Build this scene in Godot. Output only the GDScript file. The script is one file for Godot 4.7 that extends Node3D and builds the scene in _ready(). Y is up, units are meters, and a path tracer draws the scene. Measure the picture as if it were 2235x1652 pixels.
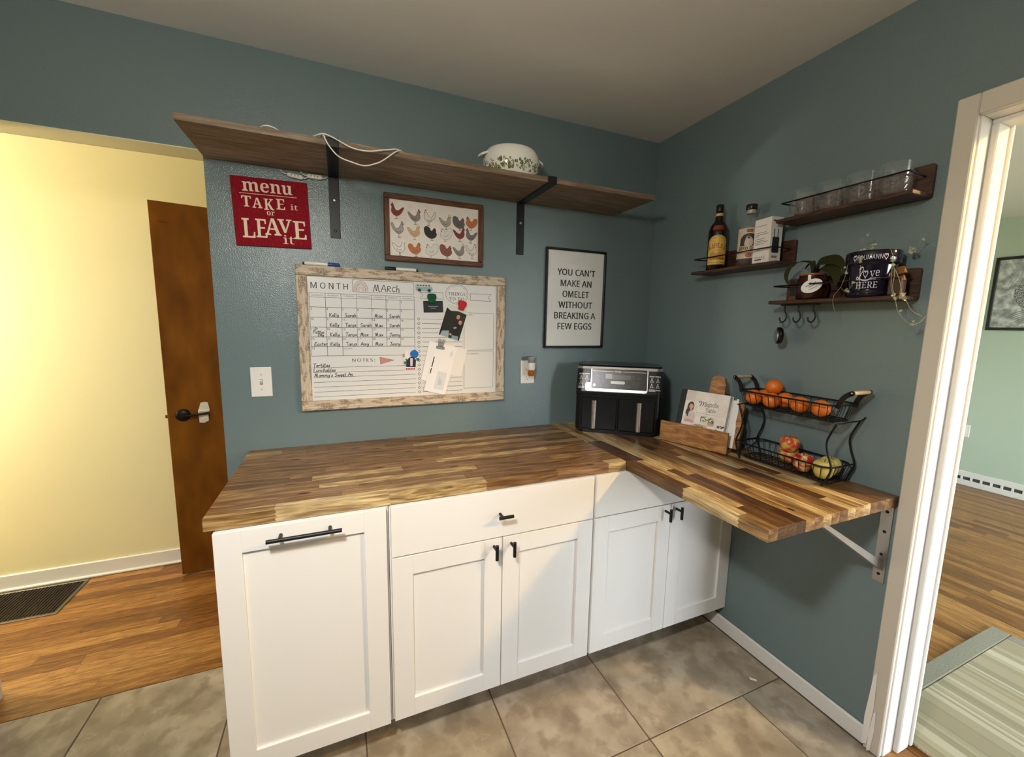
extends Node3D
# A kitchen corner: butcher-block counters on white cabinets, shelves, framed prints. Units are metres.
# x runs to the right along the back wall (the room corner is x = 0), z comes out of the back wall, y is up.

const CAM := Vector3(-1.6613, 1.4459, 1.9104)
const FOCAL := 894.03
const TOP := 0.914
const TH := 0.0358
const ZF := 0.652
const CEIL := 2.446

var m := {}
var taken := {}
var cam: Camera3D
var rng := RandomNumberGenerator.new()
var sans: Font
var sans_bold: Font
var serif: Font
var serif_bold: Font


func _ready() -> void:
	rng.seed = 7
	set_camera_and_light()
	fonts()
	materials()
	build_shell()
	build_floors()
	build_hall()
	build_adjoining_room()
	build_cabinets()
	build_counters()
	build_long_shelf()
	build_wall_pieces()
	build_whiteboard()
	build_fryer()
	build_cookbook()
	build_basket()
	build_wall_shelves()
	build_lamps()


# ------------------------------------------------------------------ camera and light
func set_camera_and_light() -> void:
	cam = Camera3D.new()
	cam.name = "camera"
	add_child(cam)
	cam.position = CAM
	cam.basis = Basis(Vector3.UP, -0.3995) * Basis(Vector3.RIGHT, -0.1319) * Basis(Vector3.BACK, 0.0176)
	cam.fov = 85.47
	cam.near = 0.02
	cam.current = true
	var we := WorldEnvironment.new()
	we.name = "environment"
	var env := Environment.new()
	env.tonemap_mode = Environment.TONE_MAPPER_LINEAR
	env.tonemap_exposure = 1.0
	env.background_mode = Environment.BG_SKY
	var sky := Sky.new()
	var sm := ProceduralSkyMaterial.new()
	sm.sky_top_color = Color(0.78, 0.85, 0.93)
	sm.sky_horizon_color = Color(0.92, 0.94, 0.95)
	sm.ground_bottom_color = Color(0.42, 0.42, 0.38)
	sm.ground_horizon_color = Color(0.7, 0.72, 0.7)
	sm.sky_energy_multiplier = 1.0
	sky.sky_material = sm
	env.sky = sky
	env.background_energy_multiplier = 34.0
	env.sdfgi_enabled = true
	env.ssao_enabled = true
	env.ssil_enabled = true
	we.environment = env
	add_child(we)


func omni(called: String, at: Vector3, energy: float, col: Color, size: float) -> void:
	var l := OmniLight3D.new()
	l.name = called
	l.light_energy = energy
	l.light_color = col
	l.light_size = size
	l.omni_range = 20.0
	l.omni_attenuation = 2.0
	l.shadow_enabled = true
	add_child(l)
	l.position = at


func area(called: String, at: Vector3, towards: Vector3, w: float, h: float, energy: float, col: Color) -> void:
	var l := AreaLight3D.new()
	l.name = called
	l.area_size = Vector2(w, h)
	l.area_normalize_energy = true
	l.light_energy = energy
	l.light_color = col
	l.area_range = 20.0
	l.shadow_enabled = true
	add_child(l)
	l.position = at
	var up := Vector3.UP if absf(towards.normalized().y) < 0.9 else Vector3.RIGHT
	l.basis = Basis.looking_at(towards, up)


# ------------------------------------------------------------------ pixel to place
func ray(u: float, v: float) -> Vector3:
	return cam.basis * Vector3((u - 1117.5) / FOCAL, -(v - 826.0) / FOCAL, -1.0)


func px(u: float, v: float, axis: int, value: float) -> Vector3:
	var d := ray(u, v)
	return CAM + d * ((value - CAM[axis]) / d[axis])


# ------------------------------------------------------------------ mesh helpers (points run counter-clockwise seen from outside)
func mb() -> SurfaceTool:
	var st := SurfaceTool.new()
	st.begin(Mesh.PRIMITIVE_TRIANGLES)
	st.set_uv(Vector2.ZERO)
	st.set_smooth_group(-1)
	return st


func tri(st: SurfaceTool, a: Vector3, b: Vector3, c: Vector3) -> void:
	st.add_vertex(a)
	st.add_vertex(c)
	st.add_vertex(b)


func quad(st: SurfaceTool, a: Vector3, b: Vector3, c: Vector3, d: Vector3) -> void:
	tri(st, a, b, c)
	tri(st, a, c, d)


func box(st: SurfaceTool, lo: Vector3, hi: Vector3) -> void:
	var p := [Vector3(lo.x, lo.y, lo.z), Vector3(hi.x, lo.y, lo.z), Vector3(hi.x, hi.y, lo.z), Vector3(lo.x, hi.y, lo.z), Vector3(lo.x, lo.y, hi.z), Vector3(hi.x, lo.y, hi.z), Vector3(hi.x, hi.y, hi.z), Vector3(lo.x, hi.y, hi.z)]
	for f in [[4, 5, 6, 7], [1, 0, 3, 2], [5, 1, 2, 6], [0, 4, 7, 3], [7, 6, 2, 3], [0, 1, 5, 4]]:
		quad(st, p[f[0]], p[f[1]], p[f[2]], p[f[3]])


# a box with chamfered edges
func cbox(st: SurfaceTool, lo: Vector3, hi: Vector3, b: float) -> void:
	var c := (lo + hi) / 2.0
	var h := (hi - lo) / 2.0
	b = minf(b, minf(h.x, minf(h.y, h.z)) * 0.95)
	for ax in 3:
		var i := (ax + 1) % 3
		var j := (ax + 2) % 3
		for s in [-1.0, 1.0]:
			var q := []
			for k in [[-1, -1], [1, -1], [1, 1], [-1, 1]]:
				var v := Vector3.ZERO
				v[ax] = s * h[ax]
				v[i] = k[0] * (h[i] - b)
				v[j] = k[1] * (h[j] - b)
				q.append(c + v)
			if s > 0:
				quad(st, q[0], q[1], q[2], q[3])
			else:
				quad(st, q[3], q[2], q[1], q[0])
	for ax in 3:
		var i := (ax + 1) % 3
		var j := (ax + 2) % 3
		for si in [-1.0, 1.0]:
			for sj in [-1.0, 1.0]:
				var q := []
				for k in [[-1, 0], [1, 0], [1, 1], [-1, 1]]:
					var v := Vector3.ZERO
					v[ax] = k[0] * (h[ax] - b)
					v[i] = si * (h[i] - (b if k[1] == 1 else 0.0))
					v[j] = sj * (h[j] - (0.0 if k[1] == 1 else b))
					q.append(c + v)
				if si * sj > 0:
					quad(st, q[0], q[1], q[2], q[3])
				else:
					quad(st, q[3], q[2], q[1], q[0])
	for sx in [-1.0, 1.0]:
		for sy in [-1.0, 1.0]:
			for sz in [-1.0, 1.0]:
				var s := Vector3(sx, sy, sz)
				var x := c + s * Vector3(h.x, h.y - b, h.z - b)
				var y := c + s * Vector3(h.x - b, h.y, h.z - b)
				var z := c + s * Vector3(h.x - b, h.y - b, h.z)
				if sx * sy * sz > 0:
					tri(st, x, y, z)
				else:
					tri(st, x, z, y)


# profile points are (radius, height); uv runs right round from the far side, centred on the direction face
func lathe(st: SurfaceTool, prof: Array, seg: int, at := Vector3.ZERO, face := 0.0, sz := 1.0, ripple := 0.0, teeth := 0) -> void:
	st.set_smooth_group(1)
	var total := 0.0
	var run := [0.0]
	for k in prof.size() - 1:
		total += prof[k].distance_to(prof[k + 1])
		run.append(total)
	var pos := func(k: int, i: int) -> Vector3:
		var a := face + PI - TAU * i / seg
		var r: float = prof[k].x
		if teeth > 0 and r > 0.0:
			r += ripple * cos(a * teeth + k * PI)
		return at + Vector3(cos(a) * r, prof[k].y, sin(a) * r * sz)
	for k in prof.size() - 1:
		for i in seg:
			var us := [i / float(seg), (i + 1) / float(seg)]
			var vs: Array = [1.0 - run[k] / total, 1.0 - run[k + 1] / total]
			var p := [pos.call(k, i), pos.call(k, i + 1), pos.call(k + 1, i + 1), pos.call(k + 1, i)]
			var uv := [Vector2(us[0], vs[0]), Vector2(us[1], vs[0]), Vector2(us[1], vs[1]), Vector2(us[0], vs[1])]
			for f in [[0, 1, 2], [0, 2, 3]]:
				if p[f[0]].is_equal_approx(p[f[1]]) or p[f[1]].is_equal_approx(p[f[2]]) or p[f[0]].is_equal_approx(p[f[2]]):
					continue
				for n in [f[0], f[2], f[1]]:
					st.set_uv(uv[n])
					st.add_vertex(p[n])
	st.set_smooth_group(-1)


func cyl(st: SurfaceTool, a: Vector3, b: Vector3, r0: float, r1: float, seg := 14) -> void:
	tube(st, [a, b], [r0, r1], seg)


func tube(st: SurfaceTool, pts: Array, radii, seg := 8, closed := false) -> void:
	var n := pts.size()
	var frames := []
	var up := Vector3.ZERO
	for i in n:
		var d: Vector3
		if closed:
			d = (pts[(i + 1) % n] - pts[(i + n - 1) % n]).normalized()
		else:
			d = (pts[mini(i + 1, n - 1)] - pts[maxi(i - 1, 0)]).normalized()
		if i == 0:
			up = d.cross(Vector3.UP if absf(d.y) < 0.9 else Vector3.RIGHT).normalized()
		else:
			up = (up - d * up.dot(d)).normalized()
		frames.append([up, d.cross(up).normalized()])
	var ring := func(i: int, k: int) -> Vector3:
		var r: float = radii if radii is float else radii[i]
		var a := TAU * k / seg
		return pts[i] + (frames[i][0] * cos(a) + frames[i][1] * sin(a)) * r
	st.set_smooth_group(2)
	for i in (n if closed else n - 1):
		var j := (i + 1) % n
		for k in seg:
			quad(st, ring.call(i, k), ring.call(i, k + 1), ring.call(j, k + 1), ring.call(j, k))
	st.set_smooth_group(-1)
	if not closed:
		for k in range(1, seg - 1):
			tri(st, ring.call(0, 0), ring.call(0, k + 1), ring.call(0, k))
			tri(st, ring.call(n - 1, 0), ring.call(n - 1, k), ring.call(n - 1, k + 1))


# catmull-rom through the points
func curve(pts: Array, per := 6, closed := false) -> Array:
	var out := []
	var n := pts.size()
	for i in (n if closed else n - 1):
		var p0 = pts[(i + n - 1) % n] if closed else pts[maxi(i - 1, 0)]
		var p1 = pts[i]
		var p2 = pts[(i + 1) % n]
		var p3 = pts[(i + 2) % n] if closed else pts[mini(i + 2, n - 1)]
		for k in per:
			out.append(p1.cubic_interpolate(p2, p0, p3, k / float(per)))
	if not closed:
		out.append(pts[n - 1])
	return out


# a flat outline (x, y) given thickness from z0 to z1
func extrude(st: SurfaceTool, outline: Array, z0: float, z1: float, xf := Transform3D.IDENTITY, group := -1) -> void:
	var poly := PackedVector2Array(outline)
	if not Geometry2D.is_polygon_clockwise(poly):
		poly.reverse()
	var idx := Geometry2D.triangulate_polygon(poly)
	for k in range(0, idx.size(), 3):
		var t := [poly[idx[k]], poly[idx[k + 1]], poly[idx[k + 2]]]
		if (t[1] - t[0]).cross(t[2] - t[0]) < 0:
			t = [t[0], t[2], t[1]]
		tri(st, xf * Vector3(t[0].x, t[0].y, z1), xf * Vector3(t[1].x, t[1].y, z1), xf * Vector3(t[2].x, t[2].y, z1))
		tri(st, xf * Vector3(t[0].x, t[0].y, z0), xf * Vector3(t[2].x, t[2].y, z0), xf * Vector3(t[1].x, t[1].y, z0))
	var n := poly.size()
	# Godot calls an outline clockwise when y points down; seen with y up the area tells the direction
	var sum := 0.0
	for i in n:
		sum += poly[i].cross(poly[(i + 1) % n])
	st.set_smooth_group(group)
	for i in n:
		var a := poly[i]
		var b := poly[(i + 1) % n]
		if sum < 0:
			var t := a
			a = b
			b = t
		quad(st, xf * Vector3(a.x, a.y, z0), xf * Vector3(b.x, b.y, z0), xf * Vector3(b.x, b.y, z1), xf * Vector3(a.x, a.y, z1))
	st.set_smooth_group(-1)


func round_rect(w: float, h: float, r: float, c := Vector2.ZERO, per := 5) -> Array:
	var out := []
	for k in 4:
		var sx: float = [1, -1, -1, 1][k]
		var sy: float = [1, 1, -1, -1][k]
		for i in per + 1:
			var a := PI / 2.0 * (k + i / float(per))
			out.append(c + Vector2(sx * (w / 2.0 - r), sy * (h / 2.0 - r)) + Vector2(cos(a), sin(a)) * r)
	return out


# outline on the ground (x, z) raised from y0 to y1
func UPX() -> Transform3D:
	return Transform3D(Basis(Vector3(1, 0, 0), Vector3(0, 0, -1), Vector3(0, 1, 0)), Vector3.ZERO)


func prism(st: SurfaceTool, outline: Array, y0: float, y1: float, group := -1) -> void:
	var flipped := []
	for p in outline:
		flipped.append(Vector2(p.x, -p.y))
	extrude(st, flipped, y0, y1, UPX(), group)


# a printed sheet, corners top left, top right, bottom right, bottom left
func sheet(st: SurfaceTool, tl: Vector3, tr: Vector3, br: Vector3, bl: Vector3) -> void:
	var p := [tl, tr, br, bl]
	var uv := [Vector2(0, 0), Vector2(1, 0), Vector2(1, 1), Vector2(0, 1)]
	for n in [0, 1, 2, 0, 2, 3]:
		st.set_uv(uv[n])
		st.add_vertex(p[n])


func ball(st: SurfaceTool, c: Vector3, r: float, squash := 1.0, seg := 20, rings := 12) -> void:
	var prof := []
	for k in rings + 1:
		var a := -PI / 2 + PI * k / rings
		prof.append(Vector2(maxf(0.0, cos(a) * r), sin(a) * r * squash))
	lathe(st, prof, seg, c)


# ------------------------------------------------------------------ things and parts
func numbered(called: String) -> String:
	if not taken.has(called):
		taken[called] = 0
		return called
	taken[called] += 1
	return "%s_%03d" % [called, taken[called]]


func tag(o: Node, label: String, category: String, group := "") -> Node:
	o.set_meta("label", label)
	o.set_meta("category", category)
	if group:
		o.set_meta("group", group)
	return o


func thing(called: String, label: String, category: String, at := Vector3.ZERO, turn := Basis.IDENTITY, group := "") -> Node3D:
	var o := Node3D.new()
	o.name = numbered(called)
	add_child(o)
	o.position = at
	o.basis = turn
	tag(o, label, category, group)
	return o


# a part whose points are in its thing's own axes
func part(parent: Node3D, called: String, st: SurfaceTool, mat: Material, label := "") -> MeshInstance3D:
	var o := MeshInstance3D.new()
	o.name = called
	st.generate_normals()
	o.mesh = st.commit()
	o.material_override = mat
	parent.add_child(o, true)
	if label:
		o.set_meta("label", label)
	return o


# a part whose points are given in the room
func wpart(parent: Node3D, called: String, st: SurfaceTool, mat: Material, label := "") -> MeshInstance3D:
	var o := part(parent, called, st, mat, label)
	o.transform = parent.global_transform.affine_inverse()
	return o


# a top-level thing made of one mesh
func solo(called: String, st: SurfaceTool, mat: Material, label: String, category: String, group := "") -> MeshInstance3D:
	var o := part(self, numbered(called), st, mat)
	tag(o, label, category, group)
	return o


func struct(called: String, st: SurfaceTool, mat: Material) -> MeshInstance3D:
	var o := part(self, called, st, mat)
	o.set_meta("kind", "structure")
	return o


# ------------------------------------------------------------------ materials
func C8(r: int, g: int, b: int) -> Color:
	return Color8(r, g, b)


func mat(col: Color, rough := 0.6, metal := 0.0) -> StandardMaterial3D:
	var k := StandardMaterial3D.new()
	k.albedo_color = col
	k.roughness = rough
	k.metallic = metal
	return k


func fonts() -> void:
	var f := []
	for d in [["Droid Sans", 400], ["Droid Sans", 700], ["Droid Serif", 400], ["Droid Serif", 700]]:
		var s := SystemFont.new()
		s.font_names = PackedStringArray([d[0]])
		s.font_weight = d[1]
		f.append(s)
	sans = f[0]
	sans_bold = f[1]
	serif = f[2]
	serif_bold = f[3]


func noise_image(w: int, h: int, freq: Vector2, octaves: int, lo: Color, hi: Color, sd: int, sharp := 1.0) -> Image:
	var n := FastNoiseLite.new()
	n.seed = sd
	n.noise_type = FastNoiseLite.TYPE_SIMPLEX
	n.fractal_octaves = octaves
	n.frequency = 1.0
	n.frequency = freq.x / w
	var tall := maxi(8, int(round(freq.y / n.frequency)))
	var g := n.get_seamless_image(w, tall, false, false, 0.15, true)
	if tall != h:
		g.resize(w, h, Image.INTERPOLATE_BILINEAR)
	var im := Image.create(w, h, false, Image.FORMAT_RGB8)
	for y in h:
		for x in w:
			im.set_pixel(x, y, lo.lerp(hi, clampf((g.get_pixel(x, y).r - 0.5) * sharp + 0.5, 0.0, 1.0)))
	return im


func grain_image(w: int, h: int, along: float, across: float, lo: Color, hi: Color, sd: int, figure := 0.0) -> Image:
	var n := FastNoiseLite.new()
	n.seed = sd
	n.noise_type = FastNoiseLite.TYPE_SIMPLEX_SMOOTH
	n.fractal_octaves = 3
	n.frequency = 1.0
	var f := FastNoiseLite.new()
	f.seed = sd + 5
	f.frequency = 1.0
	var im := Image.create(w, h, false, Image.FORMAT_RGB8)
	for y in h:
		var a := TAU * y / h
		for x in w:
			var b := TAU * x / w
			var wob := f.get_noise_3d(cos(b) * along * 0.4, sin(b) * along * 0.4, cos(a)) * figure
			var a2 := a + wob
			var t := n.get_noise_3d(cos(b) * along + sin(a2) * across * 0.5, sin(b) * along + cos(a2) * across, sin(a2) * across)
			var fine := f.get_noise_3d(cos(b) * along * 2.0, y * 0.9, sin(b) * along * 2.0) * 0.25
			t = clampf((t + fine) * 0.75 + 0.5, 0.0, 1.0)
			im.set_pixel(x, y, lo.lerp(hi, t))
	return im


func tex(im: Image) -> ImageTexture:
	return ImageTexture.create_from_image(im)


func tri_mat(t: Texture2D, scale: Vector3, col := Color.WHITE, rough := 0.6, offset := Vector3.ZERO, world := false) -> StandardMaterial3D:
	var k := mat(col, rough)
	k.albedo_texture = t
	k.uv1_triplanar = true
	k.uv1_world_triplanar = world
	k.uv1_triplanar_sharpness = 8.0
	k.uv1_scale = scale
	k.uv1_offset = offset
	return k


func print_mat(im: Image, rough := 0.5) -> StandardMaterial3D:
	var k := mat(Color.WHITE, rough)
	k.albedo_texture = tex(im)
	k.texture_repeat = false
	return k


func materials() -> void:
	# wall paint with a fine roller stipple
	var peel := noise_image(256, 256, Vector2(38, 38), 2, Color.BLACK, Color.WHITE, 3, 1.6)
	peel.bump_map_to_normal_map(1.6)
	var peel_t := tex(peel)
	for w in [["blue", C8(110, 126, 127), 0.29], ["ceiling", C8(226, 222, 214), 0.9], ["yellow", C8(232, 222, 178), 0.5], ["sage", C8(178, 192, 174), 0.6]]:
		var k := mat(w[1], w[2])
		if w[0] == "blue":
			k.normal_enabled = true
			k.normal_texture = peel_t
			k.normal_scale = 0.24
			k.uv1_triplanar = true
			k.uv1_world_triplanar = true
			k.uv1_scale = Vector3.ONE * 4.0
		m[w[0]] = k
	m.white_trim = mat(C8(226, 222, 214), 0.4)
	m.casing = mat(C8(206, 196, 180), 0.45)
	m.white_cab = mat(C8(234, 231, 226), 0.38)
	m.black_metal = mat(C8(20, 20, 21), 0.42, 0.3)
	m.black_wire = mat(C8(18, 17, 17), 0.5, 0.4)
	m.black_plastic = mat(C8(17, 17, 18), 0.32)
	m.black_gloss = mat(C8(14, 14, 16), 0.12)
	m.chrome = mat(C8(222, 220, 216), 0.3, 1.0)
	m.steel = mat(C8(176, 174, 168), 0.38, 0.9)
	m.white_plastic = mat(C8(232, 228, 218), 0.35)
	m.grey_plastic = mat(C8(150, 152, 152), 0.45)
	m.paper = mat(C8(236, 233, 226), 0.75)
	m.grout = mat(C8(92, 80, 62), 0.95)
	# stone-look floor tiles
	var st1 := noise_image(512, 512, Vector2(4, 4), 6, C8(146, 133, 114), C8(182, 170, 150), 11, 1.5)
	var veins := noise_image(512, 512, Vector2(3, 3), 5, Color.BLACK, Color.WHITE, 23, 1.5)
	var mottle := noise_image(512, 512, Vector2(6, 6), 5, Color.BLACK, Color.WHITE, 29, 1.4)
	for y in 512:
		for x in 512:
			var c := st1.get_pixel(x, y)
			var v := absf(veins.get_pixel(x, y).r - 0.54)
			c = c.lerp(C8(200, 190, 170), 0.4 * clampf(1.0 - v / 0.035, 0.0, 1.0) * clampf(mottle.get_pixel(x, y).r * 2.0 - 0.6, 0.0, 1.0))
			c = c.lerp(C8(124, 110, 93), 0.5 * clampf((0.42 - mottle.get_pixel(x, y).r) * 3.0, 0.0, 1.0))
			st1.set_pixel(x, y, c)
	var tile_t := tex(st1)
	m.tiles = []
	for k in 5:
		m.tiles.append(tri_mat(tile_t, Vector3.ONE * 1.1, C8([255, 246, 255, 250, 240][k], [252, 243, 250, 246, 238][k], [246, 238, 240, 244, 236][k]), 0.42, Vector3(k * 0.31, 0, k * 0.47)))
	# butcher block staves
	var g1 := grain_image(512, 128, 0.55, 1.5, Color(0.52, 0.47, 0.42), Color(1, 1, 1), 31, 0.5)
	var g2 := grain_image(512, 128, 0.8, 2.6, Color(0.48, 0.43, 0.38), Color(1, 1, 1), 41, 0.8)
	var knotty := g1.duplicate()
	for kn in [[Vector2(120, 40), 16.0, 6.0], [Vector2(380, 92), 11.0, 5.0]]:
		for y in range(int(kn[0].y - 14), int(kn[0].y + 15)):
			for x in range(int(kn[0].x - 40), int(kn[0].x + 41)):
				var d := Vector2((x - kn[0].x) / kn[1], (y - kn[0].y) / kn[2]).length()
				if d < 2.0:
					knotty.set_pixel(x, y, knotty.get_pixel(x, y).lerp(Color(0.16, 0.11, 0.08), clampf(1.5 - d, 0.0, 0.95)))
	var g1t := tex(g1)
	var g2t := tex(g2)
	var g3t := tex(knotty)
	m.stave = []
	var tones := [C8(236, 210, 156), C8(220, 190, 132), C8(198, 162, 106), C8(178, 141, 90), C8(162, 124, 77), C8(147, 110, 68), C8(124, 89, 53), C8(100, 69, 41), C8(172, 132, 88), C8(154, 116, 73), C8(206, 174, 118), C8(134, 101, 65)]
	for k in tones.size():
		m.stave.append(tri_mat([g1t, g2t, g3t][k % 3], Vector3(2.0, 9.0, 9.0), tones[k], 0.36, Vector3(k * 0.27, k * 0.13, k * 0.41)))
	# oak strip floors
	var oak := grain_image(512, 128, 0.9, 3.0, Color(0.62, 0.56, 0.48), Color(1, 1, 1), 61, 0.7)
	var oak_t := tex(oak)
	m.oak = []
	var oaks := [C8(192, 140, 76), C8(176, 124, 64), C8(204, 152, 88), C8(160, 108, 56), C8(186, 132, 72), C8(146, 98, 50)]
	for k in oaks.size():
		m.oak.append(tri_mat(oak_t, Vector3(1.6, 8.0, 8.0), oaks[k], 0.34, Vector3(k * 0.33, 0.1, k * 0.29)))
	# other woods
	m.walnut = tri_mat(g2t, Vector3(2.2, 9, 9), C8(92, 58, 36), 0.5)
	m.laminate = tri_mat(oak_t, Vector3(1.0, 6, 6), C8(152, 133, 113), 0.55)
	m.door_wood = tri_mat(tex(noise_image(256, 256, Vector2(4, 3), 3, Color(0.80, 0.77, 0.72), Color(1, 1, 1), 71, 1.3)), Vector3(1.4, 0.7, 1.4), C8(138, 86, 22), 0.6)
	m.door_wood.metallic_specular = 0.25
	m.stand_wood = tri_mat(oak_t, Vector3(2.2, 5, 5), C8(196, 140, 80), 0.5)
	m.frame_walnut = tri_mat(g1t, Vector3(3, 12, 12), C8(122, 74, 40), 0.5)
	m.grip_wood = mat(C8(206, 170, 124), 0.5)
	# whitewashed barn-wood frame
	var ww := grain_image(512, 128, 1.2, 7.0, C8(172, 150, 122), C8(226, 212, 190), 81, 0.15)
	var patches := noise_image(512, 128, Vector2(7, 5), 4, Color.BLACK, Color.WHITE, 83, 1.5)
	var speck := noise_image(512, 128, Vector2(60, 90), 2, Color.BLACK, Color.WHITE, 85, 1.6)
	for y in 128:
		for x in 512:
			var t := clampf((patches.get_pixel(x, y).r - 0.47) * 5.0, 0.0, 1.0) * clampf((speck.get_pixel(x, y).r - 0.34) * 5.0, 0.0, 1.0)
			ww.set_pixel(x, y, ww.get_pixel(x, y).lerp(C8(104, 82, 62), t * 0.8))
	m.barn = tri_mat(tex(ww), Vector3(1.7, 9, 9), Color.WHITE, 0.7)
	var glass := mat(Color(0.95, 0.97, 0.96, 0.012), 0.02)
	glass.transparency = BaseMaterial3D.TRANSPARENCY_ALPHA
	m.glass = glass
	var cut := mat(Color(0.92, 0.94, 0.93, 0.03), 0.03)
	cut.transparency = BaseMaterial3D.TRANSPARENCY_ALPHA
	m.cut_glass = cut
	var pane := mat(Color(0.95, 0.98, 1.0, 0.015), 0.03)
	pane.transparency = BaseMaterial3D.TRANSPARENCY_ALPHA
	m.pane = pane


# ------------------------------------------------------------------ prints: drawing on an Image
func cpoly(im: Image, pts: Array, col: Color) -> void:
	var lo := 1e9
	var hi := -1e9
	for p in pts:
		lo = minf(lo, p.y)
		hi = maxf(hi, p.y)
	var n := pts.size()
	for y in range(maxi(0, int(floor(lo))), mini(im.get_height() - 1, int(ceil(hi))) + 1):
		var yc := y + 0.5
		var xs := []
		for i in n:
			var a: Vector2 = pts[i]
			var b: Vector2 = pts[(i + 1) % n]
			if (a.y <= yc) != (b.y <= yc):
				xs.append(a.x + (yc - a.y) / (b.y - a.y) * (b.x - a.x))
		xs.sort()
		for k in range(0, xs.size() - 1, 2):
			var x0 := int(round(xs[k]))
			var x1 := int(round(xs[k + 1]))
			if x1 > x0:
				im.fill_rect(Rect2i(x0, y, x1 - x0, 1), col)


func cellipse(im: Image, c: Vector2, rx: float, ry: float, col: Color, rot := 0.0) -> void:
	var pts := []
	for k in 24:
		pts.append(c + Vector2(cos(TAU * k / 24) * rx, sin(TAU * k / 24) * ry).rotated(rot))
	cpoly(im, pts, col)


func cline(im: Image, pts: Array, w: float, col: Color) -> void:
	for i in pts.size() - 1:
		var a: Vector2 = pts[i]
		var b: Vector2 = pts[i + 1]
		if a.distance_to(b) < 0.01:
			continue
		var n := (b - a).orthogonal().normalized() * w / 2.0
		cpoly(im, [a + n, b + n, b - n, a - n], col)
	if w > 2.5:
		for p in pts:
			cellipse(im, p, w / 2.0, w / 2.0, col)


func cring(im: Image, c: Vector2, r: float, w: float, col: Color, a0 := 0.0, a1 := TAU) -> void:
	var pts := []
	for k in 41:
		var a := lerpf(a0, a1, k / 40.0)
		pts.append(c + Vector2(cos(a), sin(a)) * r)
	cline(im, pts, w, col)


func cframe(im: Image, x0: float, y0: float, x1: float, y1: float, w: float, col: Color) -> void:
	cline(im, [Vector2(x0, y0), Vector2(x1, y0), Vector2(x1, y1), Vector2(x0, y1), Vector2(x0, y0)], w, col)


# lettering whose inked box is centred on c, w wide and h high (0 keeps the font's proportion)
func ctext(im: Image, words: String, font: Font, c: Vector2, w: float, h: float, col: Color, rot := 0.0, spacing := 0) -> void:
	var f := font
	if spacing != 0:
		var fv := FontVariation.new()
		fv.base_font = font
		fv.spacing_glyph = spacing
		f = fv
	var t := TextMesh.new()
	t.font = f
	t.text = words
	t.font_size = 64
	t.pixel_size = 1.0
	t.depth = 0.0
	t.curve_step = 2.0
	var arr := t.get_mesh_arrays()
	var v: PackedVector3Array = arr[Mesh.ARRAY_VERTEX]
	var idx: PackedInt32Array = arr[Mesh.ARRAY_INDEX]
	if v.is_empty():
		return
	var lo := Vector2(1e9, 1e9)
	var hi := -lo
	for p in v:
		lo = lo.min(Vector2(p.x, p.y))
		hi = hi.max(Vector2(p.x, p.y))
	var sx := w / (hi.x - lo.x) if w > 0 else 0.0
	var sy := h / (hi.y - lo.y) if h > 0 else sx
	if w <= 0:
		sx = sy
	var mid := (lo + hi) / 2.0
	for k in range(0, idx.size(), 3):
		var q := []
		for j in 3:
			var p := v[idx[k + j]]
			q.append(c + Vector2((p.x - mid.x) * sx, -(p.y - mid.y) * sy).rotated(rot))
		cpoly(im, q, col)


func cheart(im: Image, c: Vector2, s: float, col: Color, w := 0.0) -> void:
	var pts := []
	for k in 33:
		var a := TAU * k / 32
		pts.append(c + Vector2(16 * pow(sin(a), 3), -(13 * cos(a) - 5 * cos(2 * a) - 2 * cos(3 * a) - cos(4 * a))) * s / 32.0)
	if w > 0:
		cline(im, pts, w, col)
	else:
		cpoly(im, pts, col)


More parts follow.
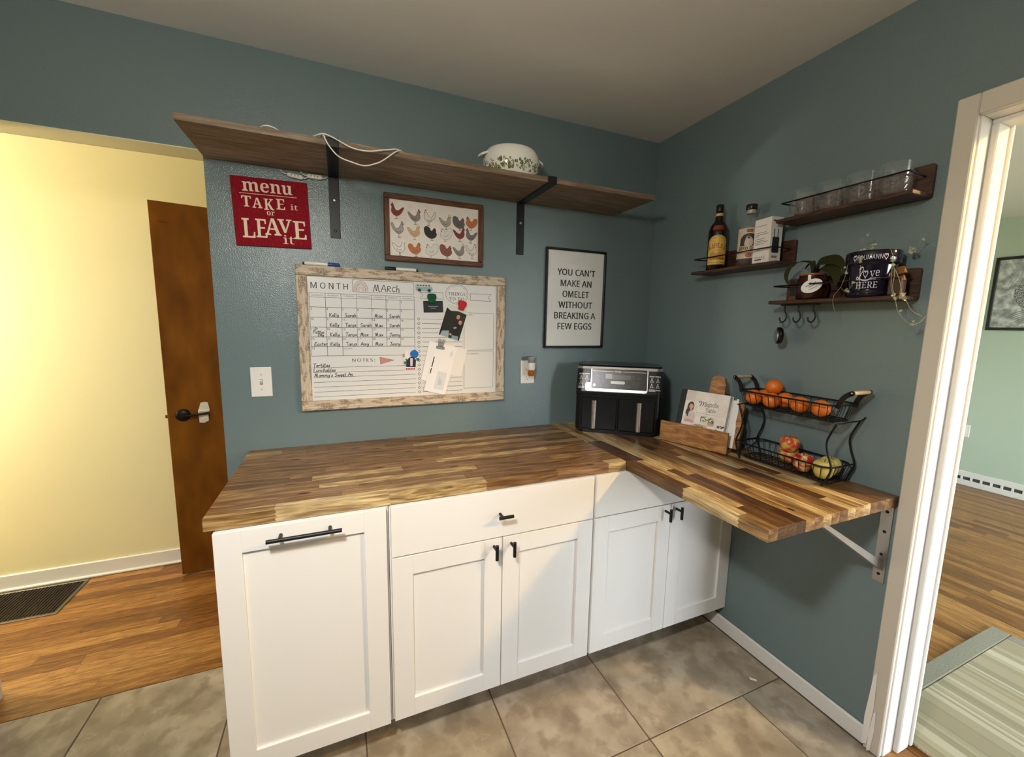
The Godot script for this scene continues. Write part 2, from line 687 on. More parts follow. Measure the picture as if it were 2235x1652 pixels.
# marker handwriting: strokes on a baseline, x height 0.55, capitals 1
const HAND := {
	"A": [0.8, [[0, 0, 0.38, 1, 0.75, 0], [0.15, 0.4, 0.65, 0.4]]], "D": [0.8, [[0.1, 0, 0.1, 1, 0.6, 0.85, 0.7, 0.4, 0.5, 0.05, 0.1, 0]]], "E": [0.7, [[0.6, 0.95, 0.15, 0.95, 0.05, 0.55, 0.05, 0.05, 0.6, 0.05], [0.08, 0.5, 0.5, 0.5]]],
	"J": [0.7, [[0.1, 1, 0.7, 1], [0.45, 1, 0.45, 0.2, 0.25, 0, 0.05, 0.2]]], "K": [0.75, [[0.1, 1, 0.1, 0], [0.65, 0.95, 0.12, 0.4, 0.7, 0]]], "L": [0.65, [[0.1, 1, 0.08, 0.02, 0.6, 0.02]]],
	"M": [1.05, [[0, 0, 0.12, 0.85, 0.2, 0.95, 0.42, 0.1, 0.5, 0.9, 0.6, 0.95, 0.8, 0.05, 0.95, 0.0]]], "P": [0.7, [[0.1, 0, 0.1, 1, 0.5, 0.95, 0.6, 0.7, 0.4, 0.5, 0.1, 0.5]]], "S": [0.7, [[0.6, 0.9, 0.35, 1, 0.1, 0.8, 0.3, 0.55, 0.55, 0.35, 0.4, 0.02, 0.05, 0.1]]],
	"T": [0.75, [[0, 1, 0.75, 1], [0.38, 1, 0.38, 0]]], "R": [0.7, [[0.1, 0, 0.1, 0.8, 0.5, 0.75, 0.5, 0.5, 0.12, 0.42, 0.6, 0]]], "C": [0.6, [[0.55, 0.65, 0.25, 0.75, 0.05, 0.4, 0.25, 0.02, 0.55, 0.1]]],
	"a": [0.6, [[0.45, 0.48, 0.2, 0.55, 0.03, 0.28, 0.12, 0.02, 0.35, 0.1, 0.46, 0.5, 0.46, 0.08, 0.58, 0]]], "b": [0.55, [[0.08, 1, 0.08, 0.02, 0.35, 0, 0.45, 0.28, 0.25, 0.52, 0.08, 0.35]]], "c": [0.5, [[0.42, 0.45, 0.2, 0.55, 0.04, 0.28, 0.2, 0, 0.45, 0.08]]],
	"e": [0.5, [[0.05, 0.26, 0.4, 0.32, 0.3, 0.54, 0.08, 0.4, 0.08, 0.1, 0.3, 0, 0.48, 0.08]]], "h": [0.6, [[0.08, 1, 0.08, 0], [0.08, 0.32, 0.3, 0.55, 0.45, 0.4, 0.45, 0, 0.56, 0.02]]], "i": [0.25, [[0.1, 0.5, 0.1, 0.02, 0.2, 0]]], "j": [0.3, [[0.15, 0.5, 0.15, -0.2, 0, -0.3]]],
	"l": [0.28, [[0.08, 1, 0.08, 0.06, 0.22, 0]]], "m": [0.85, [[0.05, 0.52, 0.07, 0], [0.07, 0.35, 0.25, 0.55, 0.36, 0.4, 0.36, 0.02], [0.36, 0.35, 0.55, 0.55, 0.68, 0.4, 0.68, 0.04, 0.8, 0]]], "n": [0.6, [[0.06, 0.52, 0.06, 0], [0.06, 0.33, 0.28, 0.55, 0.44, 0.4, 0.44, 0.04, 0.56, 0]]],
	"o": [0.55, [[0.25, 0.54, 0.05, 0.3, 0.2, 0, 0.45, 0.2, 0.4, 0.48, 0.25, 0.54, 0.52, 0.5]]], "r": [0.45, [[0.08, 0.52, 0.08, 0], [0.08, 0.32, 0.25, 0.54, 0.42, 0.48]]], "s": [0.45, [[0.38, 0.5, 0.15, 0.5, 0.12, 0.32, 0.35, 0.22, 0.3, 0.02, 0.05, 0.04]]], "t": [0.42, [[0.18, 0.9, 0.18, 0.06, 0.35, 0], [0, 0.6, 0.38, 0.6]]],
	"u": [0.6, [[0.06, 0.52, 0.06, 0.12, 0.22, 0, 0.42, 0.15, 0.44, 0.52, 0.44, 0.06, 0.56, 0]]], "w": [0.75, [[0.04, 0.52, 0.16, 0, 0.34, 0.45, 0.5, 0, 0.66, 0.52]]], "x": [0.55, [[0.05, 0.52, 0.45, 0], [0.45, 0.52, 0.03, 0]]], "y": [0.55, [[0.05, 0.52, 0.1, 0.15, 0.3, 0.1, 0.42, 0.5, 0.38, -0.2, 0.15, -0.36, 0.02, -0.2]]],
	"'": [0.2, [[0.1, 1, 0.08, 0.78]]], " ": [0.4, []],
}


func hand(im: Image, words: String, at: Vector2, size: float, w: float, col: Color, slope := 0.0) -> void:
	var x := 0.0
	for ch in words:
		var g = HAND.get(ch, HAND[" "])
		for s in g[1]:
			var pts := []
			for k in range(0, s.size(), 2):
				pts.append(at + Vector2((x + s[k] + s[k + 1] * 0.12) * size, -s[k + 1] * size).rotated(slope))
			cline(im, curve(pts, 3), w, col)
		x += g[0] + 0.06


# ------------------------------------------------------------------ the shell of the rooms
func build_shell() -> void:
	var st := mb()
	box(st, Vector3(-2.095, 0, -0.113), Vector3(0.12, CEIL, 0))
	box(st, Vector3(-2.9, 2.058, -0.113), Vector3(-2.095, CEIL, 0))
	box(st, Vector3(-3.6, 0, -0.113), Vector3(-2.9, CEIL, 0))
	var wall := struct("wall_back", st, m.blue)
	st = mb()
	box(st, Vector3(-2.9, 2.054, -0.115), Vector3(-2.095, 2.058, -0.001))
	box(st, Vector3(-5.6, 2.054, -0.118), Vector3(-0.9, CEIL, -0.113))
	box(st, Vector3(-2.093, 0, -0.118), Vector3(-0.9, 2.054, -0.113))
	part(wall, "opening_lining", st, m.yellow)
	st = mb()
	box(st, Vector3(-2.098, 0, -0.113), Vector3(-2.095, 2.054, -0.002))
	box(st, Vector3(-2.9, 0, -0.113), Vector3(-2.897, 2.054, -0.002))
	part(wall, "opening_reveal", st, m.blue)
	st = mb()
	cbox(st, Vector3(-2.95, 0, -0.13), Vector3(-2.902, 0.09, -0.114), 0.003)
	cbox(st, Vector3(-2.897, 0, -0.113), Vector3(-2.89, 0.09, 0.0), 0.003)
	part(wall, "baseboard_end", st, m.white_trim)

	st = mb()
	box(st, Vector3(0, 0, 0), Vector3(0.12, CEIL, 1.272))
	box(st, Vector3(0, 2.055, 1.272), Vector3(0.12, CEIL, 2.176))
	box(st, Vector3(0, 0, 2.176), Vector3(0.12, CEIL, 4.2))
	struct("wall_right", st, m.blue)
	st = mb()
	box(st, Vector3(-3.72, 0, -0.113), Vector3(-3.6, CEIL, 4.2))
	struct("wall_left", st, m.blue)
	st = mb()
	box(st, Vector3(-3.72, 0, 4.2), Vector3(0.12, CEIL, 4.32))
	struct("wall_front", st, m.blue)
	st = mb()
	box(st, Vector3(-5.7, CEIL, -1.1), Vector3(4.0, CEIL + 0.1, 5.5))
	struct("ceiling", st, m.ceiling)

	# doorway on the right: casing, stepped jamb
	st = mb()
	cbox(st, Vector3(-0.018, 0, 1.237), Vector3(0, 2.098, 1.284), 0.003)
	cbox(st, Vector3(-0.018, 2.04, 1.2842), Vector3(0, 2.098, 2.168), 0.003)
	cbox(st, Vector3(-0.018, 0, 2.168), Vector3(0, 2.098, 2.216), 0.003)
	var casing := struct("trim_1", st, m.casing)
	st = mb()
	cbox(st, Vector3(0, 0, 1.27), Vector3(0.122, 2.05, 1.287), 0.002)
	cbox(st, Vector3(0.056, 0.004, 1.287), Vector3(0.121, 2.028, 1.303), 0.003)
	cbox(st, Vector3(0.002, 2.04, 1.287), Vector3(0.122, 2.06, 2.165), 0.002)
	cbox(st, Vector3(0.056, 2.026, 1.287), Vector3(0.121, 2.04, 2.165), 0.003)
	cbox(st, Vector3(0, 0, 2.163), Vector3(0.122, 2.05, 2.178), 0.002)
	part(casing, "door_jamb", st, m.white_trim)
	st = mb()
	cbox(st, Vector3(0.122, 0.012, 1.24), Vector3(0.137, 2.1, 1.309), 0.003)
	cbox(st, Vector3(0.122, 2.03, 1.309), Vector3(0.137, 2.1, 2.22), 0.003)
	part(casing, "rear_casing", st, m.white_trim)
	# split slivers of paint and wood at the foot of the casing
	for d in [[0.014, 1.236, 0.30, 0.019], [0.0, 1.252, 0.16, 0.012]]:
		st = mb()
		var base := Vector3(-0.0185, 0.0, d[1])
		var w: float = d[3]
		var y1: float = d[2]
		var pts := [Vector2(0, d[0]), Vector2(w * 0.7, d[0] + 0.01), Vector2(w, y1 * 0.55), Vector2(w * 0.8, y1), Vector2(w * 0.35, y1 * 0.93), Vector2(-w * 0.1, y1 * 0.4)]
		extrude(st, pts, 0.0, 0.006, Transform3D(Basis(Vector3(0, 0, 1), Vector3(0, 1, 0), Vector3(-1, 0, 0)), base))
		part(casing, "paint_sliver", st, mat(C8(240, 234, 224), 0.6))

	st = mb()
	cbox(st, Vector3(-0.013, 0, 0.3), Vector3(0, 0.068, 1.237), 0.004)
	struct("baseboard_right", st, m.white_trim)


func make_window(called: String, c: Vector3, w: float, h: float) -> void:
	var st := mb()
	var t := 0.05
	cbox(st, c + Vector3(-w / 2, -h / 2, -0.05), c + Vector3(-w / 2 + t, h / 2, 0.05), 0.004)
	cbox(st, c + Vector3(w / 2 - t, -h / 2, -0.05), c + Vector3(w / 2, h / 2, 0.05), 0.004)
	cbox(st, c + Vector3(-w / 2 + t, h / 2 - t, -0.05), c + Vector3(w / 2 - t, h / 2, 0.05), 0.004)
	cbox(st, c + Vector3(-w / 2 + t, -h / 2, -0.05), c + Vector3(w / 2 - t, -h / 2 + t, 0.05), 0.004)
	cbox(st, c + Vector3(-0.02, -h / 2 + t, -0.03), c + Vector3(0.02, h / 2 - t, 0.03), 0.004)
	var o := struct(called, st, m.white_trim)
	for s in [-1.0, 1.0]:
		st = mb()
		box(st, c + Vector3(s * w / 4 - w / 4 + 0.035, -h / 2 + t, -0.002), c + Vector3(s * w / 4 + w / 4 - 0.035, h / 2 - t, 0.002))
		part(o, "pane", st, m.pane)


# ------------------------------------------------------------------ floors
func build_floors() -> void:
	var st := mb()
	box(st, Vector3(-3.6, -0.06, 0.022), Vector3(0, -0.0025, 4.2))
	var fl := struct("floor", st, m.grout)
	var p := 0.4632
	var gap := 0.0022
	var zs := [0.022, 0.4748]
	while zs[-1] < 4.2:
		zs.append(minf(4.2, zs[-1] + p))
	var xs := [-0.013, -0.234]
	while xs[-1] > -3.6:
		xs.append(maxf(-3.6, xs[-1] - p))
	for i in xs.size() - 1:
		for j in zs.size() - 1:
			if xs[i] - xs[i + 1] < 0.02 or zs[j + 1] - zs[j] < 0.02 or j == 1 and i == 0:
				continue
			# the tile beside the wall runs on unbroken under the cabinet front
			var xa: float = xs[0] if j == 1 and i == 1 else xs[i]
			var t := MeshInstance3D.new()
			t.name = "tile"
			st = mb()
			var hx: float = (xa - xs[i + 1]) / 2 - gap
			var hz: float = (zs[j + 1] - zs[j]) / 2 - gap
			cbox(st, Vector3(-hx, -0.006, -hz), Vector3(hx, 0.0, hz), 0.0016)
			st.generate_normals()
			t.mesh = st.commit()
			t.material_override = m.tiles[(i * 3 + j * 2 + (i * j) % 2) % 5]
			fl.add_child(t, true)
			t.position = Vector3((xa + xs[i + 1]) / 2, 0, (zs[j + 1] + zs[j]) / 2)
	st = mb()
	var c := px(1643, 1483, 1, 0.0)
	prism(st, [Vector2(-0.013, -0.004), Vector2(0.012, -0.006), Vector2(0.015, 0.003), Vector2(-0.01, 0.005)], 0.0, 0.0016)
	var scrap := solo("paper_scrap", st, m.paper, "tiny white paper scrap lying on the floor tile near the baseboard", "scrap")
	scrap.position = c
	scrap.rotation.y = -0.9


func plank_rows(parent: Node3D, rows: Array, along_z: bool, from: float, to: float, w: float, sd: int, lmin: float, lmax: float) -> void:
	var r := RandomNumberGenerator.new()
	r.seed = sd
	for c in rows:
		var a := from
		var first := true
		while a < to - 0.01:
			var l := r.randf_range(lmin, lmax) * (r.randf_range(0.3, 1.0) if first else 1.0)
			first = false
			var b := minf(to, a + l)
			if to - b < 0.1:
				b = to
			var st := mb()
			box(st, Vector3(-(b - a) / 2 + 0.0005, -0.008, -w / 2 + 0.0006), Vector3((b - a) / 2 - 0.0005, 0.0, w / 2 - 0.0006))
			var o := part(parent, "plank", st, m.oak[r.randi() % 6])
			o.position = Vector3(c, 0, (a + b) / 2) if along_z else Vector3((a + b) / 2, 0, c)
			if along_z:
				o.rotation.y = PI / 2
			a = b


func build_hall() -> void:
	var st := mb()
	box(st, Vector3(-5.6, -0.06, -0.966), Vector3(-0.9, -0.006, 0.022))
	var fl := struct("floor_hall", st, m.oak[5])
	var rows := []
	var z := -0.0065
	while z > -0.96:
		rows.append(z)
		z -= 0.0572
	plank_rows(fl, rows, false, -4.6, -1.6, 0.0572, 5, 0.5, 1.3)
	st = mb()
	box(st, Vector3(-5.7, 0, -1.08), Vector3(-0.9, CEIL, -0.966))
	struct("wall_hall", st, m.yellow)
	st = mb()
	box(st, Vector3(-5.7, 0, -0.966), Vector3(-5.6, CEIL, 0.02))
	box(st, Vector3(-5.7, 0, -0.113), Vector3(-3.6, CEIL, 0.02))
	struct("wall_hall_left", st, m.yellow)
	st = mb()
	box(st, Vector3(-0.9, 0, -1.08), Vector3(-0.8, CEIL, -0.113))
	struct("wall_hall_right", st, m.yellow)
	st = mb()
	cbox(st, Vector3(-5.6, 0.0, -0.966), Vector3(-1.9, 0.088, -0.953), 0.004)
	cbox(st, Vector3(-5.6, 0.0, -0.953), Vector3(-1.9, 0.018, -0.94), 0.006)
	struct("baseboard_hall", st, m.white_trim)

	# floor register
	var vent := thing("floor_vent", "dark metal floor register with louvres set in the oak hall floor", "vent", Vector3(-3.25, 0, -0.787))
	st = mb()
	var x0 := -3.52
	var x1 := -2.983
	var z0 := -0.938
	var z1 := -0.636
	for b in [[x0, x1, z0, z0 + 0.016], [x0, x1, z1 - 0.016, z1], [x0, x0 + 0.016, z0 + 0.016, z1 - 0.016], [x1 - 0.016, x1, z0 + 0.016, z1 - 0.016]]:
		cbox(st, Vector3(b[0], 0.0002, b[2]), Vector3(b[1], 0.005, b[3]), 0.002)
	wpart(vent, "frame", st, mat(C8(120, 112, 96), 0.4, 0.7))
	st = mb()
	box(st, Vector3(x0 + 0.016, 0.0002, z0 + 0.016), Vector3(x1 - 0.016, 0.0008, z1 - 0.016))
	wpart(vent, "back_plate", st, mat(C8(52, 42, 30), 0.5, 0.5))
	var x := x0 + 0.03
	while x < x1 - 0.02:
		st = mb()
		box(st, Vector3(x - 0.004, 0.0008, z0 + 0.016), Vector3(x + 0.003, 0.0038, z1 - 0.016))
		wpart(vent, "louvre", st, mat(C8(52, 42, 30), 0.5, 0.5) if x == x0 + 0.03 else vent.get_node("louvre").material_override)
		x += 0.014

	# the stained hall door standing ajar
	var hinge := Vector3(-2.523, 0.0, -0.778)
	var turn := Basis(Vector3.UP, deg_to_rad(10.5))
	var door := Node3D.new()
	door.name = "door_1"
	door.set_meta("kind", "structure")
	add_child(door)
	door.transform = Transform3D(turn, hinge)
	st = mb()
	cbox(st, Vector3(0, 0.012, -0.034), Vector3(0.70, 2.032, 0), 0.002)
	part(door, "slab", st, m.door_wood)
	var dark := mat(C8(30, 22, 17), 0.4, 0.6)
	var kx := 0.066
	var ky := 0.925
	st = mb()
	tube(st, [Vector3(kx, ky, 0), Vector3(kx, ky, 0.004), Vector3(kx, ky, 0.010), Vector3(kx, ky, 0.013)], [0.033, 0.034, 0.028, 0.012], 24)
	tube(st, [Vector3(kx, ky, 0.012), Vector3(kx, ky, 0.045)], 0.011, 14)
	part(door, "handle_rose", st, dark)
	st = mb()
	tube(st, curve([Vector3(kx - 0.004, ky, 0.045), Vector3(kx + 0.03, ky + 0.002, 0.05), Vector3(kx + 0.08, ky + 0.006, 0.05), Vector3(kx + 0.118, ky + 0.008, 0.046)], 5), 0.0065, 10)
	part(door, "lever", st, dark)
	st = mb()
	box(st, Vector3(-0.010, ky - 0.012, -0.024), Vector3(0.001, ky + 0.004, -0.010))
	part(door, "latch_bolt", st, mat(C8(120, 104, 74), 0.35, 0.8))
	st = mb()
	extrude(st, [Vector2(0.135, 0.878), Vector2(0.158, 0.874), Vector2(0.176, 0.884), Vector2(0.178, 0.93), Vector2(0.184, 0.945), Vector2(0.178, 0.985), Vector2(0.165, 0.99), Vector2(0.145, 0.985), Vector2(0.139, 0.962), Vector2(0.133, 0.945)], 0.0, 0.014)
	var lock := part(door, "child_lock", st, m.white_plastic, "white plastic child lock")
	st = mb()
	cbox(st, Vector3(0.135, 0.935, 0.014), Vector3(0.184, 0.948, 0.024), 0.003)
	cyl(st, Vector3(0.158, 0.892, 0.014), Vector3(0.158, 0.892, 0.022), 0.011, 0.009, 14)
	part(lock, "catch", st, m.white_plastic)
	st = mb()
	cbox(st, Vector3(0.03, 1.93, 0.0), Vector3(0.075, 1.933, 0.0012), 0.0005)
	part(door, "scratch", st, mat(C8(60, 30, 14), 0.6))


# ------------------------------------------------------------------ the room seen through the doorway
func build_adjoining_room() -> void:
	var st := mb()
	box(st, Vector3(0.0, -0.06, -0.7), Vector3(3.9, -0.006, 5.3))
	var fl := struct("floor_adjoining", st, m.oak[3])
	var rows := []
	var x := 0.03
	while x < 3.79:
		rows.append(x)
		x += 0.0572
	plank_rows(fl, rows, true, -0.6, 3.2, 0.0572, 9, 0.8, 1.9)
	st = mb()
	box(st, Vector3(3.796, 0, -0.7), Vector3(3.92, CEIL, 4.5))
	struct("wall_adjoining_far", st, m.sage)
	st = mb()
	box(st, Vector3(0.12, 0, -0.7), Vector3(3.796, CEIL, -0.6))
	struct("wall_adjoining_back", st, m.sage)
	# south wall with two large windows
	st = mb()
	box(st, Vector3(0.12, 0, 4.4), Vector3(0.35, CEIL, 4.5))
	box(st, Vector3(3.55, 0, 4.4), Vector3(3.796, CEIL, 4.5))
	box(st, Vector3(0.35, 0, 4.4), Vector3(3.55, 0.4, 4.5))
	box(st, Vector3(0.35, 2.2, 4.4), Vector3(3.55, CEIL, 4.5))
	box(st, Vector3(1.87, 0.4, 4.4), Vector3(2.03, 2.2, 4.5))
	struct("wall_adjoining_front", st, m.sage)
	make_window("window_1", Vector3(1.11, 1.3, 4.45), 1.52, 1.8)
	make_window("window_2", Vector3(2.79, 1.3, 4.45), 1.52, 1.8)

	# heating baseboard with a slotted grille along the far wall
	var base := Node3D.new()
	base.name = "baseboard_adjoining"
	base.set_meta("kind", "structure")
	add_child(base)
	base.position = Vector3(3.78, 0, 1.5)
	st = mb()
	cbox(st, Vector3(3.782, 0.082, -0.6), Vector3(3.796, 0.135, 5.2), 0.004)
	wpart(base, "upper_rail", st, m.white_trim)
	st = mb()
	cbox(st, Vector3(3.778, 0.0, -0.6), Vector3(3.796, 0.052, 5.2), 0.003)
	wpart(base, "lower_rail", st, m.white_trim)
	st = mb()
	box(st, Vector3(3.792, 0.052, -0.6), Vector3(3.796, 0.082, 5.2))
	wpart(base, "slot_back", st, mat(C8(70, 74, 74), 0.8))
	var z := -0.08
	while z < 1.2:
		st = mb()
		cbox(st, Vector3(3.780, 0.05, z - 0.007), Vector3(3.793, 0.084, z + 0.007), 0.001)
		wpart(base, "rib", st, m.white_trim)
		z += 0.065

	# black and white print in a black frame
	var pic := thing("picture_frame", "black frame with a black and white elephant photograph on the sage wall", "picture", Vector3(3.796, 1.47, 0.39))
	var z0 := 0.108
	var z1 := 0.66
	st = mb()
	for b in [[1.468, 1.492, z0, z1], [2.082, 2.106, z0, z1], [1.492, 2.082, z0, z0 + 0.024], [1.492, 2.082, z1 - 0.024, z1]]:
		cbox(st, Vector3(3.772, b[0], b[2]), Vector3(3.796, b[1], b[3]), 0.002)
	wpart(pic, "frame", st, m.black_metal)
	st = mb()
	sheet(st, Vector3(3.782, 2.082, z0 + 0.024), Vector3(3.782, 2.082, z1 - 0.024), Vector3(3.782, 1.492, z1 - 0.024), Vector3(3.782, 1.492, z0 + 0.024))
	wpart(pic, "photograph", st, print_mat(draw_elephant(), 0.35))
	st = mb()
	cbox(st, Vector3(3.788, 0.46, 0.045), Vector3(3.796, 0.575, 0.115), 0.002)
	cbox(st, Vector3(3.784, 0.49, 0.066), Vector3(3.789, 0.545, 0.094), 0.001)
	solo("socket_plate", st, m.white_plastic, "white socket plate low on the sage wall", "outlet")

	# striped rug
	var rug := thing("area_rug", "pale ribbed area rug with a grey border on the oak floor", "rug", Vector3(0.78, 0, 2.3))
	var stripes := Image.create(512, 64, false, Image.FORMAT_RGB8)
	var r := RandomNumberGenerator.new()
	r.seed = 4
	var xx := 0
	while xx < 512:
		var w := r.randi_range(5, 20)
		stripes.fill_rect(Rect2i(xx, 0, w, 64), [C8(172, 160, 128), C8(156, 144, 113), C8(188, 178, 150), C8(164, 152, 121), C8(148, 138, 110)][r.randi() % 5])
		xx += w
	st = mb()
	cbox(st, Vector3(0.15, 0.0, 1.2), Vector3(1.205, 0.011, 3.4), 0.004)
	wpart(rug, "field", st, tri_mat(tex(stripes), Vector3(1.3, 4, 4), Color.WHITE, 0.95))
	st = mb()
	for b in [[0.15, 1.262, 1.135, 1.2], [1.205, 1.262, 1.2, 3.4]]:
		cbox(st, Vector3(b[0], 0.0, b[2]), Vector3(b[1], 0.012, b[3]), 0.004)
	wpart(rug, "border", st, tri_mat(tex(noise_image(128, 128, Vector2(20, 20), 2, C8(126, 121, 102), C8(152, 147, 126), 5)), Vector3.ONE * 6.0, Color.WHITE, 0.95))


func draw_elephant() -> Image:
	var im := noise_image(360, 400, Vector2(5, 6), 4, C8(120, 122, 120), C8(206, 208, 204), 91, 1.3)
	var skin := noise_image(360, 400, Vector2(40, 44), 3, C8(60, 60, 60), C8(190, 190, 188), 92, 1.8)
	# wrinkled forehead and ear of an elephant, seen close
	var shape := curve([Vector2(95, 150), Vector2(150, 120), Vector2(230, 105), Vector2(320, 120), Vector2(365, 180), Vector2(365, 330), Vector2(250, 340), Vector2(160, 330), Vector2(110, 270), Vector2(80, 210)], 6, true)
	var mask := Image.create(360, 400, false, Image.FORMAT_RGB8)
	cpoly(mask, shape, Color.WHITE)
	for y in 400:
		for x in 360:
			if mask.get_pixel(x, y).r > 0.5:
				im.set_pixel(x, y, skin.get_pixel(x, y))
	for k in 7:
		cline(im, curve([Vector2(70 + k * 8, 330 + k * 9), Vector2(140, 300 + k * 12), Vector2(230, 330 + k * 10), Vector2(359, 300 + k * 14)], 6), 3.0, C8(90, 92, 92))
	for k in 6:
		cline(im, curve([Vector2(40 + k * 22, 20), Vector2(70 + k * 16, 90), Vector2(50 + k * 12, 150)], 6), 4.0, C8(150, 152, 150))
	cellipse(im, Vector2(250, 210), 16, 9, C8(20, 20, 20), -0.3)
	return im


# ------------------------------------------------------------------ cabinets
func shaker(parent: Node3D, called: String, x0: float, x1: float, y0: float, y1: float) -> Node3D:
	var d := Node3D.new()
	d.name = called
	parent.add_child(d, true)
	d.position = Vector3((x0 + x1) / 2, y0, ZF) - parent.position
	var w := 0.0655
	var z0 := ZF - 0.019
	for s in [["stile", x0, x0 + w, y0, y1], ["stile", x1 - w, x1, y0, y1], ["rail", x0 + w, x1 - w, y0, y0 + w], ["rail", x0 + w, x1 - w, y1 - w, y1]]:
		var st := mb()
		cbox(st, Vector3(s[1], s[3], z0), Vector3(s[2], s[4], ZF), 0.0007)
		wpart(d, s[0], st, m.white_cab)
	var st := mb()
	box(st, Vector3(x0 + w, y0 + w, z0), Vector3(x1 - w, y1 - w, ZF - 0.009))
	wpart(d, "panel", st, m.white_cab)
	return d


# a T-shaped pull: bar on one post, or a long bar on two
func pull(parent: Node3D, c: Vector3, dir: Vector3, half: float, posts: Array, r: float) -> void:
	var st := mb()
	cyl(st, c + Vector3(0, 0, 0.032) - dir * half, c + Vector3(0, 0, 0.032) + dir * half, r, r, 14)
	for p in posts:
		cyl(st, c + dir * p, c + dir * p + Vector3(0, 0, 0.03), r * 0.85, r * 0.85, 12)
	wpart(parent, "handle", st, m.black_metal)


func slab_drawer(parent: Node3D, x0: float, x1: float, y0: float, y1: float) -> MeshInstance3D:
	var st := mb()
	cbox(st, Vector3(x0, y0, ZF - 0.019), Vector3(x1, y1, ZF), 0.0012)
	return wpart(parent, "drawer", st, m.white_cab)


func carcass(t: Node3D, x0: float, x1: float) -> void:
	var st := mb()
	box(st, Vector3(x0, 0.11, 0.012), Vector3(x1, TOP - TH, ZF - 0.0195))
	wpart(t, "body", st, m.white_cab)
	st = mb()
	box(st, Vector3(x0, 0.0, 0.012), Vector3(x1, 0.11, ZF - 0.15))
	wpart(t, "toe_kick", st, m.white_cab)


func build_cabinets() -> void:
	var t := thing("base_cabinet", "white cabinet with one tall shaker front and a long black bar handle", "cabinet", Vector3(-1.77, 0, 0.33))
	carcass(t, -1.9915, -1.5385)
	var d := shaker(t, "door", -1.9945, -1.546, 0.1165, 0.8725)
	pull(d, Vector3(-1.7695, 0.842, ZF), Vector3.RIGHT, 0.0965, [-0.064, 0.064], 0.006)

	t = thing("base_cabinet", "white cabinet with one knobbed drawer above two shaker doors, middle of the three", "cabinet", Vector3(-1.155, 0, 0.33))
	carcass(t, -1.5365, -0.7745)
	var dr := slab_drawer(t, -1.5325, -0.7785, 0.7045, 0.8735)
	pull(dr, Vector3(-1.154, 0.79, ZF), Vector3.RIGHT, 0.026, [-0.012], 0.006)
	d = shaker(t, "door", -1.5325, -1.1565, 0.1185, 0.7005)
	pull(d, Vector3(-1.187, 0.666, ZF), Vector3.UP, 0.0265, [0.008], 0.006)
	d = shaker(t, "door", -1.1535, -0.7785, 0.1185, 0.7005)
	pull(d, Vector3(-1.1215, 0.665, ZF), Vector3.UP, 0.0265, [0.008], 0.006)

	t = thing("base_cabinet", "white cabinet with drawer and two shaker doors tucked under the counter corner against the wall", "cabinet", Vector3(-0.39, 0, 0.33))
	carcass(t, -0.7725, -0.016)
	slab_drawer(t, -0.7675, -0.003, 0.7045, 0.8735)
	d = shaker(t, "door", -0.7675, -0.3855, 0.1205, 0.7005)
	pull(d, Vector3(-0.415, 0.667, ZF), Vector3.UP, 0.0265, [0.008], 0.006)
	d = shaker(t, "door", -0.3825, -0.003, 0.1205, 0.7005)
	pull(d, Vector3(-0.3545, 0.667, ZF), Vector3.UP, 0.0265, [0.008], 0.006)


# ------------------------------------------------------------------ butcher block
# a stave along local x; z0 < z1 across, with saw-tooth ends where asked
func stave(parent: Node3D, a: float, b: float, across: float, w: float, tone: int, along_z: bool, teeth := 0) -> void:
	var st := mb()
	var h := (b - a) / 2 - 0.0002
	var q := w / 2 - 0.00015
	if teeth > 0:
		var pts := [Vector2(-h, 0.0)]
		for k in 6:
			pts.append(Vector2(h + ((0.004 if k % 2 else -0.002) if teeth & 2 else 0.0), -0.0006 - (TH - 0.0012) * k / 5.0))
		pts.append(Vector2(h, -TH))
		pts.append(Vector2(-h, -TH))
		for k in range(5, -1, -1):
			pts.append(Vector2(-h + ((0.004 if k % 2 else -0.002) if teeth & 1 else 0.0), -0.0006 - (TH - 0.0012) * k / 5.0))
		extrude(st, pts, -q, q)
	else:
		cbox(st, Vector3(-h, -TH, -q), Vector3(h, 0, q), 0.0004)
	var o := part(parent, "stave", st, m.stave[tone])
	if along_z:
		o.position = Vector3(across, TOP, (a + b) / 2) - parent.position
		o.rotation.y = -PI / 2
	else:
		o.position = Vector3((a + b) / 2, TOP, across) - parent.position


